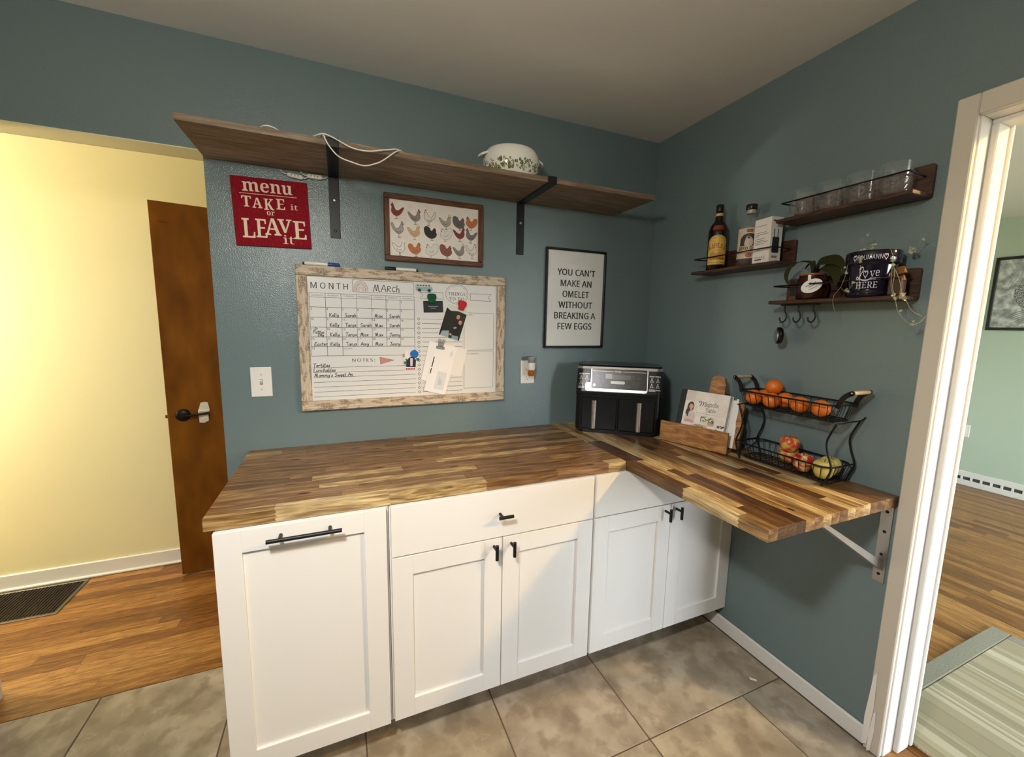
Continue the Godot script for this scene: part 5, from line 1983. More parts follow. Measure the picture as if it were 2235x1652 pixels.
func build_basket() -> void:
	var t := thing("fruit_basket", "two-tier black wire fruit basket with wooden grips beside the right wall", "basket", Vector3(-0.09, TOP, 0.92))
	wire_basket(t, "upper_basket", -0.160, -0.026, 0.738, 1.102, 1.138, 1.195, 0.014)
	wire_basket(t, "lower_basket", -0.160, -0.020, 0.752, 1.104, 0.926, 0.982, 0.016)
	# curved side legs
	for sx in [-0.155, -0.026]:
		for e in 2:
			var z := 1.088 if e else 0.768
			var s := 1.0 if e else -1.0
			var st := mb()
			tube(st, curve([Vector3(sx, 0.917, z - s * 0.002), Vector3(sx, 0.945, z + s * 0.010), Vector3(sx, 0.984, z + s * 0.020), Vector3(sx, 1.03, z + s * 0.005), Vector3(sx, 1.07, z - s * 0.002), Vector3(sx, 1.11, z + s * 0.010), Vector3(sx, 1.138, z + s * 0.022)], 6), 0.0033, 8)
			var leg := wpart(t, "leg", st, m.black_wire)
			st = mb()
			ball(st, Vector3(sx, 0.9185, z - s * 0.002), 0.0045, 1.0, 10, 8)
			wpart(leg, "foot", st, m.black_wire)
	for e in 2:
		var z := 1.110 if e else 0.746
		var st := mb()
		tube(st, curve([Vector3(-0.162, 1.136, z), Vector3(-0.09, 1.138, z), Vector3(-0.022, 1.139, z), Vector3(-0.006, 1.150, z + (0.004 if e else -0.004))], 5), 0.0026, 7)
		tube(st, [Vector3(-0.16, 0.984, z - (0.004 if e else -0.004)), Vector3(-0.02, 0.984, z - (0.004 if e else -0.004))], 0.0024, 6)
		wpart(t, "cross_bar", st, m.black_wire)
	# handles
	for e in 2:
		var s := 1.0 if e else -1.0
		var z := 1.098 if e else 0.742
		var h := Node3D.new()
		h.name = "handle"
		t.add_child(h, true)
		h.position = Vector3(-0.09, 1.19, z) - t.position
		var st := mb()
		for x in [-0.140, -0.046]:
			st = mb()
			var c := curve([Vector3(x, 1.186, z), Vector3(x, 1.205, z + s * 0.004), Vector3(x, 1.228, z + s * 0.016), Vector3(x, 1.243, z + s * 0.036)], 6)
			for k in c.size() - 1:
				var p: Vector3 = c[k]
				var q: Vector3 = c[k + 1]
				var nrm := Vector3(0, (q - p).z, -(q - p).y).normalized() * 0.0075
				var g := Vector3(0.0025, 0, 0)
				quad(st, p - nrm - g, q - nrm - g, q + nrm - g, p + nrm - g)
				quad(st, p + nrm + g, q + nrm + g, q - nrm + g, p - nrm + g)
				quad(st, p + nrm - g, q + nrm - g, q + nrm + g, p + nrm + g)
				quad(st, p - nrm + g, q - nrm + g, q - nrm - g, p - nrm - g)
			var tip: Vector3 = c[-1]
			cyl(st, tip - Vector3(0.0025, 0, 0), tip + Vector3(0.0025, 0, 0), 0.0078, 0.0078, 16)
			wpart(h, "arm", st, m.black_wire)
		st = mb()
		cyl(st, Vector3(-0.1375, 1.243, z + s * 0.036), Vector3(-0.0485, 1.243, z + s * 0.036), 0.0068, 0.0068, 16)
		wpart(h, "grip", st, m.grip_wood, "pale wooden grip")
		st = mb()
		cyl(st, Vector3(-0.1425, 1.243, z + s * 0.036), Vector3(-0.144, 1.243, z + s * 0.036), 0.0032, 0.0028, 12)
		wpart(h, "rivet", st, m.steel)

	# oranges
	var peel := noise_image(256, 256, Vector2(60, 60), 2, Color.BLACK, Color.WHITE, 15, 1.5)
	peel.bump_map_to_normal_map(2.0)
	var om := mat(C8(226, 116, 30), 0.42)
	om.normal_enabled = true
	om.normal_texture = tex(peel)
	om.normal_scale = 0.5
	om.uv1_triplanar = true
	om.uv1_scale = Vector3.ONE * 12.0
	var r := 0.0305
	var yb := 1.140 + r
	var list := [
		[Vector3(-0.118, yb, 0.782), "orange at the stand end of the upper basket, in front"], [Vector3(-0.062, yb, 0.790), "orange at the stand end of the upper basket, behind the front one"],
		[Vector3(-0.075, yb + 0.047, 0.832), "orange lying on top of the others in the upper basket"], [Vector3(-0.122, yb, 0.858), "orange directly under the topmost orange, at the front of the basket"],
		[Vector3(-0.062, yb, 0.872), "orange behind the others in the middle of the upper basket"], [Vector3(-0.104, yb, 0.953), "orange standing alone between the pile and the last orange"],
		[Vector3(-0.104, yb, 1.026), "orange nearest the doorway end of the upper basket"],
	]
	for d in list:
		var o := thing("orange", d[1], "orange", d[0] - Vector3(0, r, 0), Basis.IDENTITY, "oranges in the upper basket")
		var st := mb()
		ball(st, Vector3(0, r, 0), r, 0.96)
		part(o, "fruit", st, om)
		st = mb()
		ball(st, Vector3(0.004, r * 1.95, 0.003), 0.0028, 0.5, 8, 6)
		part(o, "stem_scar", st, mat(C8(96, 92, 40), 0.8))

	# apples
	r = 0.034
	yb = 0.9285
	var ap := [
		[Vector3(-0.060, yb, 0.905), C8(206, 96, 62), C8(214, 182, 96), "red and yellow apple underneath at the back of the pile in the lower basket", 0.4],
		[Vector3(-0.075, yb + 0.045, 0.915), C8(198, 70, 50), C8(206, 176, 84), "red and yellow apple lying on another apple", 2.2],
		[Vector3(-0.108, yb, 0.990), C8(176, 26, 24), C8(222, 196, 130), "deep red apple with a pale shoulder and visible stem hollow", 1.2],
		[Vector3(-0.112, yb, 1.062), C8(206, 184, 96), C8(214, 194, 108), "plain yellow-green apple beside the red one", 0.0],
		[Vector3(-0.050, yb, 1.048), C8(210, 186, 104), C8(206, 190, 112), "pale yellow apple behind the yellow-green one by the wall", 0.7],
	]
	for d in ap:
		var o := thing("apple", d[3], "apple", d[0], Basis(Vector3.UP, d[4]), "apples in the lower basket")
		var im := noise_image(128, 128, Vector2(5, 3), 3, d[1], d[2], 17 + int(d[4] * 10), 2.6)
		var k := mat(Color.WHITE, 0.22)
		k.albedo_texture = tex(im)
		var st := mb()
		lathe(st, [Vector2(0, 0.006), Vector2(0.008, 0.003), Vector2(0.014, 0.0005), Vector2(0.022, 0.006), Vector2(0.031, 0.022), Vector2(0.0345, 0.038), Vector2(0.031, 0.053), Vector2(0.022, 0.062), Vector2(0.012, 0.0625), Vector2(0.005, 0.058), Vector2(0, 0.054)], 24)
		part(o, "fruit", st, k)
		st = mb()
		tube(st, curve([Vector3(0, 0.054, 0), Vector3(0.001, 0.062, 0), Vector3(0.004, 0.069, 0.001)], 4), 0.0011, 6)
		part(o, "stalk", st, mat(C8(74, 52, 28), 0.8))


# ------------------------------------------------------------------ the three small shelves on the right wall
func wall_shelf(label: String, z0: float, z1: float, y: float) -> Node3D:
	var t := thing("rail_shelf", label, "shelf", Vector3(0, y, (z0 + z1) / 2), Basis.IDENTITY, "small dark wood rail shelves on the right wall")
	var st := mb()
	# boards are built lengthways and turned so that the grain runs along them
	var l := z1 - z0
	extrude(st, round_rect(l, 0.100, 0.008, Vector2(0, 0.050), 3), 0.0, 0.011)
	var bb := part(t, "back_board", st, m.walnut)
	bb.rotation.y = -PI / 2
	bb.position = Vector3(-0.0004, 0, 0)
	st = mb()
	cbox(st, Vector3(-l / 2, 0.0, 0.011), Vector3(l / 2, 0.0125, 0.115), 0.002)
	var sb := part(t, "shelf_board", st, m.walnut)
	sb.rotation.y = -PI / 2
	st = mb()
	tube(st, [Vector3(-0.010, 0.066, z0 + 0.028 - t.position.z), Vector3(-0.118, 0.066, z0 + 0.020 - t.position.z), Vector3(-0.118, 0.066, z1 - 0.012 - t.position.z), Vector3(-0.010, 0.066, z1 - 0.02 - t.position.z)], 0.0026, 8)
	part(t, "rail", st, m.black_wire)
	return t


func build_wall_shelves() -> void:
	var s2 := 1.692
	var s1 := 1.843
	var s3 := 1.540
	wall_shelf("dark wooden rail shelf carrying two bottles and a white box", 0.402, 0.817, s2)
	wall_shelf("dark wooden rail shelf carrying four clear tumblers, highest of the three", 0.798, 1.206, s1)
	var t := wall_shelf("dark wooden rail shelf carrying plant pots, with hooks below", 0.800, 1.208, s3)
	# hook bar
	var st := mb()
	cbox(st, Vector3(-0.078, s3 - 0.006, 0.826), Vector3(-0.062, s3 - 0.0002, 0.96), 0.001)
	wpart(t, "hook_bar", st, m.black_metal)
	for z in [0.838, 0.890, 0.943]:
		st = mb()
		tube(st, curve([Vector3(-0.07, s3 - 0.005, z), Vector3(-0.07, s3 - 0.022, z), Vector3(-0.07, s3 - 0.035, z + 0.006), Vector3(-0.07, s3 - 0.050, z + 0.010), Vector3(-0.07, s3 - 0.064, z + 0.003), Vector3(-0.07, s3 - 0.068, z - 0.006), Vector3(-0.07, s3 - 0.060, z - 0.015), Vector3(-0.07, s3 - 0.050, z - 0.016)], 5), 0.0027, 8)
		wpart(t, "hook", st, m.black_metal)

	# puck hanging from the first hook
	var pk := thing("hanging_timer", "small glossy black puck with silver face hanging from a hook", "timer", Vector3(-0.072, 1.384, 0.83), Basis(Vector3.UP, deg_to_rad(50)) * Basis(Vector3.BACK, deg_to_rad(-10)))
	st = mb()
	tube(st, [Vector3(0, 0.036, -0.009), Vector3(0, 0.036, -0.006), Vector3(0, 0.036, 0.004), Vector3(0, 0.036, 0.008)], [0.026, 0.033, 0.033, 0.029], 28)
	part(pk, "case", st, m.black_gloss)
	st = mb()
	tube(st, [Vector3(0, 0.036, -0.012), Vector3(0, 0.036, -0.0085)], [0.022, 0.026], 28)
	part(pk, "face", st, m.chrome)
	st = mb()
	tube(st, curve([Vector3(-0.004, 0.068, 0), Vector3(-0.006, 0.080, 0), Vector3(0.0, 0.088, 0), Vector3(0.006, 0.080, 0), Vector3(0.004, 0.068, 0)], 5), 0.0013, 6)
	part(pk, "ring", st, m.steel)

	build_bottles(s2 + 0.0127)
	build_tumblers(s1 + 0.0127)
	build_pots(s3 + 0.0127)


func face_of(p: Vector3) -> float:
	return atan2(CAM.z - p.z, CAM.x - p.x)


func build_bottles(y: float) -> void:
	# coffee liqueur
	var at := Vector3(-0.066, y, 0.497)
	var f := face_of(at)
	var b := thing("liqueur_bottle", "dark brown liqueur bottle with a yellow arched label", "bottle", at)
	var st := mb()
	lathe(st, [Vector2(0, 0.002), Vector2(0.036, 0.0), Vector2(0.040, 0.004), Vector2(0.040, 0.03), Vector2(0.0405, 0.15), Vector2(0.0395, 0.172), Vector2(0.034, 0.192), Vector2(0.024, 0.208), Vector2(0.0185, 0.216), Vector2(0.0165, 0.222), Vector2(0.015, 0.24), Vector2(0.0145, 0.257), Vector2(0, 0.257)], 32)
	part(b, "glass_body", st, mat(C8(24, 10, 6), 0.06))
	st = mb()
	lathe(st, [Vector2(0, 0.256), Vector2(0.0155, 0.256), Vector2(0.016, 0.259), Vector2(0.016, 0.283), Vector2(0.014, 0.286), Vector2(0, 0.286)], 24)
	part(b, "cap", st, m.black_plastic)
	st = mb()
	lathe(st, [Vector2(0.0162, 0.236), Vector2(0.0155, 0.248)], 24)
	part(b, "neck_band", st, mat(C8(206, 176, 84), 0.5))
	st = mb()
	curved_label(st, f, 1.02, 0.0409, 0.022, 0.150, true)
	part(b, "label", st, print_mat(draw_liqueur(), 0.5))
	st = mb()
	arc_band(st, f, 0.6, [Vector2(0.0403, 0.172), Vector2(0.0352, 0.192)])
	part(b, "shoulder_label", st, mat(C8(128, 36, 26), 0.45))

	# whiskey flask behind the box
	at = Vector3(-0.060, y, 0.650)
	f = face_of(at)
	b = thing("whiskey_bottle", "clear whiskey bottle with dark stopper half hidden by the white box", "bottle", at)
	st = mb()
	lathe(st, [Vector2(0, 0.006), Vector2(0.038, 0.002), Vector2(0.043, 0.006), Vector2(0.044, 0.14), Vector2(0.042, 0.165), Vector2(0.033, 0.184), Vector2(0.020, 0.196), Vector2(0.0165, 0.205), Vector2(0.0165, 0.228), Vector2(0.012, 0.228), Vector2(0.012, 0.205), Vector2(0.027, 0.182), Vector2(0.039, 0.155), Vector2(0.040, 0.012), Vector2(0, 0.010)], 32)
	part(b, "glass_body", st, m.glass)
	st = mb()
	lathe(st, [Vector2(0, 0.228), Vector2(0.020, 0.228), Vector2(0.0215, 0.231), Vector2(0.0215, 0.247), Vector2(0.020, 0.250), Vector2(0, 0.250)], 24)
	part(b, "stopper", st, mat(C8(48, 42, 36), 0.25, 0.4))
	st = mb()
	lathe(st, [Vector2(0.0165, 0.214), Vector2(0.0175, 0.220), Vector2(0.0175, 0.228)], 24)
	part(b, "collar", st, mat(C8(170, 160, 140), 0.3))
	st = mb()
	curved_label(st, f, 1.15, 0.0445, 0.028, 0.150, false)
	part(b, "label", st, print_mat(draw_whiskey(), 0.55))

	# carton
	var c := thing("white_carton", "white cardboard carton with a picture of a two-pin plug on the bottle shelf", "box", Vector3(-0.071, y, 0.741), Basis(Vector3.UP, deg_to_rad(-99)))
	st = mb()
	cbox(st, Vector3(-0.040, 0, -0.0275), Vector3(0.040, 0.172, 0.0275), 0.0006)
	part(c, "carton", st, mat(C8(232, 226, 218), 0.6))
	st = mb()
	sheet(st, Vector3(-0.039, 0.171, 0.0278), Vector3(0.039, 0.171, 0.0278), Vector3(0.039, 0.001, 0.0278), Vector3(-0.039, 0.001, 0.0278))
	part(c, "front_print", st, print_mat(draw_carton_front(), 0.6))
	st = mb()
	sheet(st, Vector3(0.0403, 0.171, 0.0265), Vector3(0.0403, 0.171, -0.0265), Vector3(0.0403, 0.001, -0.0265), Vector3(0.0403, 0.001, 0.0265))
	part(c, "side_print", st, print_mat(draw_carton_side(), 0.6))


# a printed label bent round a bottle, with an arched top when asked
func curved_label(st: SurfaceTool, f: float, half: float, r: float, y0: float, y1: float, arched: bool) -> void:
	var n := 16
	st.set_smooth_group(1)
	for i in n:
		var q := []
		var uv := []
		for k in 2:
			var u := (i + k) / float(n)
			var a := f + half - 2.0 * half * u
			var top := y1
			if arched:
				var s := absf(u - 0.5) * 2.0
				top = y1 - 0.034 * (1.0 - sqrt(maxf(0.0, 1.0 - s * s * 0.98)))
			var d := Vector3(cos(a), 0, sin(a)) * r
			q.append([d + Vector3(0, y0, 0), d + Vector3(0, top, 0)])
			uv.append([Vector2(u, 1), Vector2(u, (y1 - top) / (y1 - y0))])
		var ps := [q[0][1], q[1][1], q[1][0], q[0][0]]
		var us := [uv[0][1], uv[1][1], uv[1][0], uv[0][0]]
		for j in [0, 1, 2, 0, 2, 3]:
			st.set_uv(us[j])
			st.add_vertex(ps[j])
	st.set_smooth_group(-1)


func arc_band(st: SurfaceTool, f: float, half: float, prof: Array) -> void:
	st.set_smooth_group(1)
	for i in 12:
		var q := []
		for k in 2:
			var a := f + half - 2.0 * half * (i + k) / 12.0
			q.append([Vector3(cos(a) * prof[0].x, prof[0].y, sin(a) * prof[0].x), Vector3(cos(a) * prof[1].x, prof[1].y, sin(a) * prof[1].x)])
		quad(st, q[0][0], q[1][0], q[1][1], q[0][1])
	st.set_smooth_group(-1)


func draw_liqueur() -> Image:
	var im := noise_image(420, 640, Vector2(10, 12), 3, C8(196, 152, 52), C8(228, 190, 96), 27, 1.2)
	cring(im, Vector2(210, 210), 190, 8, C8(150, 100, 30), PI, TAU)
	cring(im, Vector2(210, 214), 168, 5, C8(150, 100, 30), PI, TAU)
	var red := C8(128, 14, 10)
	for k in 6:
		var u := k - 2.5
		ctext(im, ["K", "A", "H", "L", "Ú", "A"][k], serif_bold, Vector2(210 + u * 66, 225 + u * u * 6.5), 58, 96 if k != 4 else 116, red, u * 0.07)
	ctext(im, "LICOR DE CAFÉ", serif, Vector2(210, 330), 200, 20, C8(110, 60, 20))
	cpoly(im, [Vector2(60, 400), Vector2(130, 360), Vector2(200, 400), Vector2(260, 370), Vector2(370, 420), Vector2(370, 540), Vector2(60, 540)], C8(186, 138, 50))
	for k in 5:
		cline(im, [Vector2(90 + k * 60, 420), Vector2(100 + k * 60, 540)], 7, C8(146, 98, 34))
	im.fill_rect(Rect2i(20, 590, 380, 8), C8(120, 74, 24))
	return im


func draw_whiskey() -> Image:
	var im := Image.create(480, 560, false, Image.FORMAT_RGB8)
	im.fill(C8(196, 176, 152))
	cpoly(im, [Vector2(190, 20), Vector2(300, 20), Vector2(300, 80), Vector2(190, 80)], C8(150, 74, 46))
	var arch := []
	for k in 21:
		var a := PI + PI * k / 20
		arch.append(Vector2(240 + cos(a) * 160, 230 + sin(a) * 130))
	arch.append(Vector2(400, 330))
	arch.append(Vector2(80, 330))
	cpoly(im, arch, C8(44, 40, 34))
	cpoly(im, curve([Vector2(170, 320), Vector2(180, 200), Vector2(220, 150), Vector2(270, 170), Vector2(310, 220), Vector2(300, 320)], 4, true), C8(190, 174, 150))
	cellipse(im, Vector2(235, 180), 26, 20, C8(44, 40, 34))
	ctext(im, "BIRD DOG", sans_bold, Vector2(240, 372), 360, 62, C8(30, 26, 22))
	im.fill_rect(Rect2i(120, 424, 240, 8), C8(120, 100, 80))
	cellipse(im, Vector2(250, 500), 56, 44, C8(158, 86, 58))
	return im


func draw_carton_front() -> Image:
	var im := Image.create(320, 680, false, Image.FORMAT_RGB8)
	im.fill(C8(232, 224, 214))
	var g := C8(70, 62, 58)
	for d in [[100, 0.75], [205, 0.8], [235, 0.95], [258, 0.28], [300, 0.72], [330, 0.7], [352, 0.95], [380, 0.66], [470, 0.4]]:
		var x := 22.0
		while x < 22 + d[1] * 270:
			im.fill_rect(Rect2i(int(x), d[0], 16, 8), g)
			x += 20
	for k in 5:
		cring(im, Vector2(60 + k * 42, 590), 11, 5, C8(40, 36, 34))
	im.fill_rect(Rect2i(48, 618, 140, 16), C8(40, 36, 34))
	im.fill_rect(Rect2i(208, 618, 36, 8), C8(40, 36, 34))
	return im


func draw_carton_side() -> Image:
	var im := Image.create(220, 680, false, Image.FORMAT_RGB8)
	im.fill(C8(228, 224, 216))
	var k := C8(30, 30, 32)
	im.fill_rect(Rect2i(30, 46, 70, 22), k)
	im.fill_rect(Rect2i(120, 60, 80, 10), C8(120, 116, 110))
	im.fill_rect(Rect2i(120, 84, 80, 14), k)
	im.fill_rect(Rect2i(62, 180, 14, 140), k)
	im.fill_rect(Rect2i(132, 180, 14, 140), k)
	cpoly(im, round_rect(134, 240, 16, Vector2(105, 420)), C8(36, 37, 39))
	im.fill_rect(Rect2i(44, 584, 110, 34), C8(176, 110, 100))
	return im


func build_tumblers(y: float) -> void:
	var first: Node3D
	for k in 4:
		var at := Vector3(-0.068, y, 0.866 + k * 0.0905)
		if k == 0:
			first = thing("tumbler", "", "glass", at, Basis.IDENTITY, "clear cut-glass tumblers on the top rail shelf")
			var st := mb()
			# cut lower half, plain lip
			var prof := [Vector2(0, 0.0005), Vector2(0.034, 0.0)]
			for j in 7:
				prof.append(Vector2(0.0385 + 0.0008 * j, 0.003 + 0.0085 * j))
			prof.append(Vector2(0.0415, 0.062))
			lathe(st, prof, 48, Vector3.ZERO, 0.0, 1.0, 0.0018, 12)
			part(first, "cut_base", st, m.cut_glass)
			st = mb()
			lathe(st, [Vector2(0.0415, 0.062), Vector2(0.0425, 0.094), Vector2(0.0415, 0.0955), Vector2(0.0405, 0.094), Vector2(0.039, 0.05), Vector2(0.034, 0.024), Vector2(0.024, 0.015), Vector2(0, 0.013)], 32)
			part(first, "glass", st, m.glass)
		var g := first
		if k > 0:
			g = first.duplicate()
			g.name = numbered("tumbler")
			add_child(g)
			g.position = at
		g.set_meta("label", ["clear cut-glass tumbler at the white carton end of the top rail shelf", "second clear tumbler from the white carton end of the shelf", "third clear tumbler from the white carton end of the shelf", "clear cut-glass tumbler at the doorway end of the top rail shelf"][k])


func leaf(st: SurfaceTool, path: Array, w: float, side: Vector3, thick := 0.0006) -> void:
	# a blade along the path, widest in the middle, slightly folded on its midrib
	var c := curve(path, 6)
	var n := c.size()
	st.set_smooth_group(1)
	for s in [1.0, -1.0]:
		for k in n - 1:
			var e := []
			for j in 2:
				var f := (k + j) / float(n - 1)
				var wd := w * pow(sin(PI * clampf(f * 0.92 + 0.06, 0.0, 1.0)), 0.75)
				e.append(c[k + j] + side * s * wd + Vector3(0, wd * 0.25, 0))
			if s > 0:
				quad(st, c[k], c[k + 1], e[1], e[0])
			else:
				quad(st, c[k], e[0], e[1], c[k + 1])
	st.set_smooth_group(-1)


func build_pots(y: float) -> void:
	# glazed pot with lettering
	var at := Vector3(-0.074, y, 1.110)
	var f := face_of(at)
	var p := thing("plant_pot", "dark purple glazed pot with white lettering and trailing plant", "pot", at)
	var im := Image.create(1536, 512, false, Image.FORMAT_RGB8)
	im.fill(C8(22, 16, 30))
	var s := C8(206, 200, 210)
	# from the bottom of the picture: base, wall (rows 369 to 241), rim band (217 to 161), inside
	var loop := []
	for q in [[648, 262], [676, 250], [688, 262], [672, 282], [652, 300], [640, 312], [624, 316], [616, 308], [628, 302], [650, 312], [690, 320], [740, 320], [770, 310]]:
		loop.append(Vector2(q[0], q[1]))
	cline(im, curve(loop, 5), 7, s)
	cheart(im, Vector2(712, 288), 44, s, 6)
	ctext(im, "ve", serif, Vector2(800, 287), 92, 32, s, -0.06)
	ctext(im, "GROWS", sans_bold, Vector2(812, 314), 96, 13, s)
	ctext(im, "HERE", serif, Vector2(728, 347), 228, 34, s)
	cheart(im, Vector2(606, 192), 34, s, 5)
	ctext(im, "BAUMANN", sans, Vector2(740, 192), 216, 26, s)
	cheart(im, Vector2(876, 192), 34, s, 5)
	var st := mb()
	lathe(st, [Vector2(0, 0.001), Vector2(0.052, 0.0), Vector2(0.060, 0.004), Vector2(0.061, 0.012), Vector2(0.056, 0.016), Vector2(0.057, 0.022), Vector2(0.0625, 0.095), Vector2(0.0625, 0.098), Vector2(0.0685, 0.100), Vector2(0.0700, 0.104), Vector2(0.0705, 0.136), Vector2(0.068, 0.140), Vector2(0.064, 0.138), Vector2(0.063, 0.118), Vector2(0, 0.116)], 40, Vector3.ZERO, f)
	part(p, "pot", st, print_mat(im, 0.1))
	st = mb()
	prism(st, round_rect(0.126, 0.126, 0.0629, Vector2.ZERO, 8), 0.1165, 0.123)
	part(p, "soil", st, mat(C8(44, 32, 24), 0.95))

	# trailing plant: pale strings with clusters of small leaves, hung over the front edge
	var pl := thing("trailing_plant", "pale green trailing string plant spilling out of the purple pot", "plant", at + Vector3(0, 0.123, 0))
	var ox := 1820.0
	var oy := 500.0
	var k := 0.13317
	var z := func(a: float, b: float, x: float) -> Vector3: return px(ox + a * k, oy + b * k, 0, x)
	var vines := [
		[z.call(640, 270, -0.11), z.call(470, 330, -0.135), z.call(440, 520, -0.146), z.call(430, 560, -0.147)],
		[z.call(930, 330, -0.12), z.call(985, 500, -0.142), z.call(960, 585, -0.143), z.call(1030, 720, -0.142), z.call(1090, 900, -0.138), z.call(1115, 1080, -0.136), z.call(1190, 1190, -0.132), z.call(1270, 1330, -0.115), z.call(1440, 1430, -0.08)],
		[z.call(980, 600, -0.143), z.call(990, 760, -0.142), z.call(960, 960, -0.140), z.call(1000, 1100, -0.138), z.call(1040, 1330, -0.125), z.call(1140, 1470, -0.11), z.call(1260, 1560, -0.1), z.call(1400, 1530, -0.08), z.call(1510, 1420, -0.05)],
		[z.call(960, 580, -0.144), z.call(940, 800, -0.142), z.call(940, 980, -0.140), z.call(985, 1100, -0.138)],
		[z.call(250, 430, -0.13), z.call(200, 720, -0.13), z.call(110, 950, -0.128), z.call(0, 1090, -0.124), z.call(-10, 1260, -0.118), z.call(50, 1430, -0.1)],
		[z.call(110, 950, -0.128), z.call(160, 1010, -0.135), z.call(225, 1010, -0.138), z.call(320, 885, -0.139)],
		[z.call(560, 300, -0.09), z.call(490, 230, -0.09), z.call(470, 130, -0.09), z.call(550, 95, -0.09)],
		[z.call(1080, 350, -0.06), z.call(1290, 340, -0.06), z.call(1400, 240, -0.05), z.call(1465, 165, -0.05)],
	]
	var string_m := mat(C8(128, 132, 112), 0.7)
	for v in vines:
		st = mb()
		tube(st, curve(v, 5), 0.0007, 5)
		wpart(pl, "vine", st, string_m)
	var lm := mat(C8(158, 164, 122), 0.6)
	var r := RandomNumberGenerator.new()
	r.seed = 21
	for c in [[470, 335, -0.135, 4, 30.0], [630, 270, -0.11, 7, 60.0], [450, 470, -0.146, 6, 45.0], [430, 545, -0.146, 3, 20.0], [1290, 345, -0.06, 8, 60.0], [985, 500, -0.142, 4, 40.0], [965, 585, -0.143, 3, 22.0], [1000, 1105, -0.138, 7, 55.0], [1140, 1080, -0.136, 5, 40.0], [1140, 1150, -0.134, 5, 45.0], [1090, 1330, -0.12, 3, 18.0], [1300, 1520, -0.1, 3, 20.0], [1265, 1565, -0.1, 3, 18.0], [225, 1010, -0.138, 4, 35.0], [315, 885, -0.139, 3, 20.0], [550, 95, -0.09, 2, 14.0], [1460, 165, -0.05, 2, 14.0], [185, 625, -0.13, 2, 14.0], [190, 725, -0.13, 3, 25.0]]:
		for i in c[3]:
			st = mb()
			var o: Vector3 = z.call(c[0] + r.randf_range(-1, 1) * c[4], c[1] + r.randf_range(-1, 1) * c[4] * 0.8, c[2] - 0.001)
			var dir := Vector3(r.randf_range(-1, 1), r.randf_range(-1, 1), r.randf_range(-1, 1)).normalized()
			var side := dir.cross(Vector3(-0.9, 0.1, 0.4)).normalized()
			leaf(st, [o - dir * 0.004, o, o + dir * 0.004], 0.0028, side)
			wpart(pl, "leaf", st, lm)
	# dried moss and older leaves on the soil
	var mm := mat(C8(84, 84, 56), 0.8)
	for i in 26:
		st = mb()
		var a := r.randf_range(0, TAU)
		var q := at + Vector3(cos(a), 0, sin(a)) * r.randf_range(0.0, 0.055) + Vector3(0, 0.124, 0)
		var d := Vector3(r.randf_range(-1, 1), r.randf_range(0.5, 1.6), r.randf_range(-1, 1)).normalized()
		leaf(st, [q, q + d * 0.012, q + d * 0.022], 0.006, d.cross(Vector3(0.4, 0.2, 0.9)).normalized())
		wpart(pl, "old_leaf", st, mm)

	# small glass pot with an oval tag and a broad-leaved plant
	at = Vector3(-0.070, y, 0.928)
	f = face_of(at)
	p = thing("plant_pot", "small brown glazed pot with a white oval tag", "pot", at)
	st = mb()
	lathe(st, [Vector2(0, 0.001), Vector2(0.038, 0.0), Vector2(0.044, 0.006), Vector2(0.050, 0.03), Vector2(0.050, 0.055), Vector2(0.044, 0.076), Vector2(0.039, 0.084), Vector2(0.041, 0.090), Vector2(0.038, 0.092), Vector2(0.034, 0.086), Vector2(0.034, 0.074), Vector2(0, 0.072)], 32)
	part(p, "pot", st, mat(C8(52, 26, 16), 0.12))
	st = mb()
	lathe(st, [Vector2(0.0405, 0.085), Vector2(0.0425, 0.088), Vector2(0.0415, 0.0915)], 32)
	part(p, "rim_band", st, mat(C8(150, 78, 44), 0.3))
	var tg := thing("oval_tag", "white oval paper tag hung on the small brown pot", "tag", at + Vector3(cos(f), 0, sin(f)) * 0.0525 + Vector3(0, 0.046, 0), Basis(Vector3.UP, PI / 2 - f) * Basis(Vector3.BACK, deg_to_rad(28)))
	st = mb()
	var ov := []
	for i in 28:
		ov.append(Vector2(cos(TAU * i / 28) * 0.0325, sin(TAU * i / 28) * 0.0225))
	extrude(st, ov, 0.0, 0.001)
	extrude(st, [Vector2(-0.004, 0.020), Vector2(0.006, 0.020), Vector2(0.014, 0.036), Vector2(0.006, 0.040)], 0.0, 0.001)
	part(tg, "tag", st, m.paper)
	st = mb()
	for d in [[0.012, 0.006, 0.0012], [0.006, 0.017, 0.0015], [0.0, 0.010, 0.0015], [-0.009, 0.014, 0.001]]:
		box(st, Vector3(-d[1], d[0] - d[2], 0.001), Vector3(d[1], d[0] + d[2], 0.0012))
	part(tg, "print", st, mat(C8(130, 128, 122), 0.7))
	pl = thing("leafy_plant", "dark green broad-leaved plant growing from the small brown pot", "plant", at + Vector3(0, 0.074, 0))
	var dm := mat(C8(46, 46, 22), 0.65)
	dm.metallic_specular = 0.2
	var q := func(a: float, b: float, x: float) -> Vector3: return px(1680 + a * 0.09688, 500 + b * 0.09688, 0, x)
	var base := at + Vector3(0, 0.074, 0)
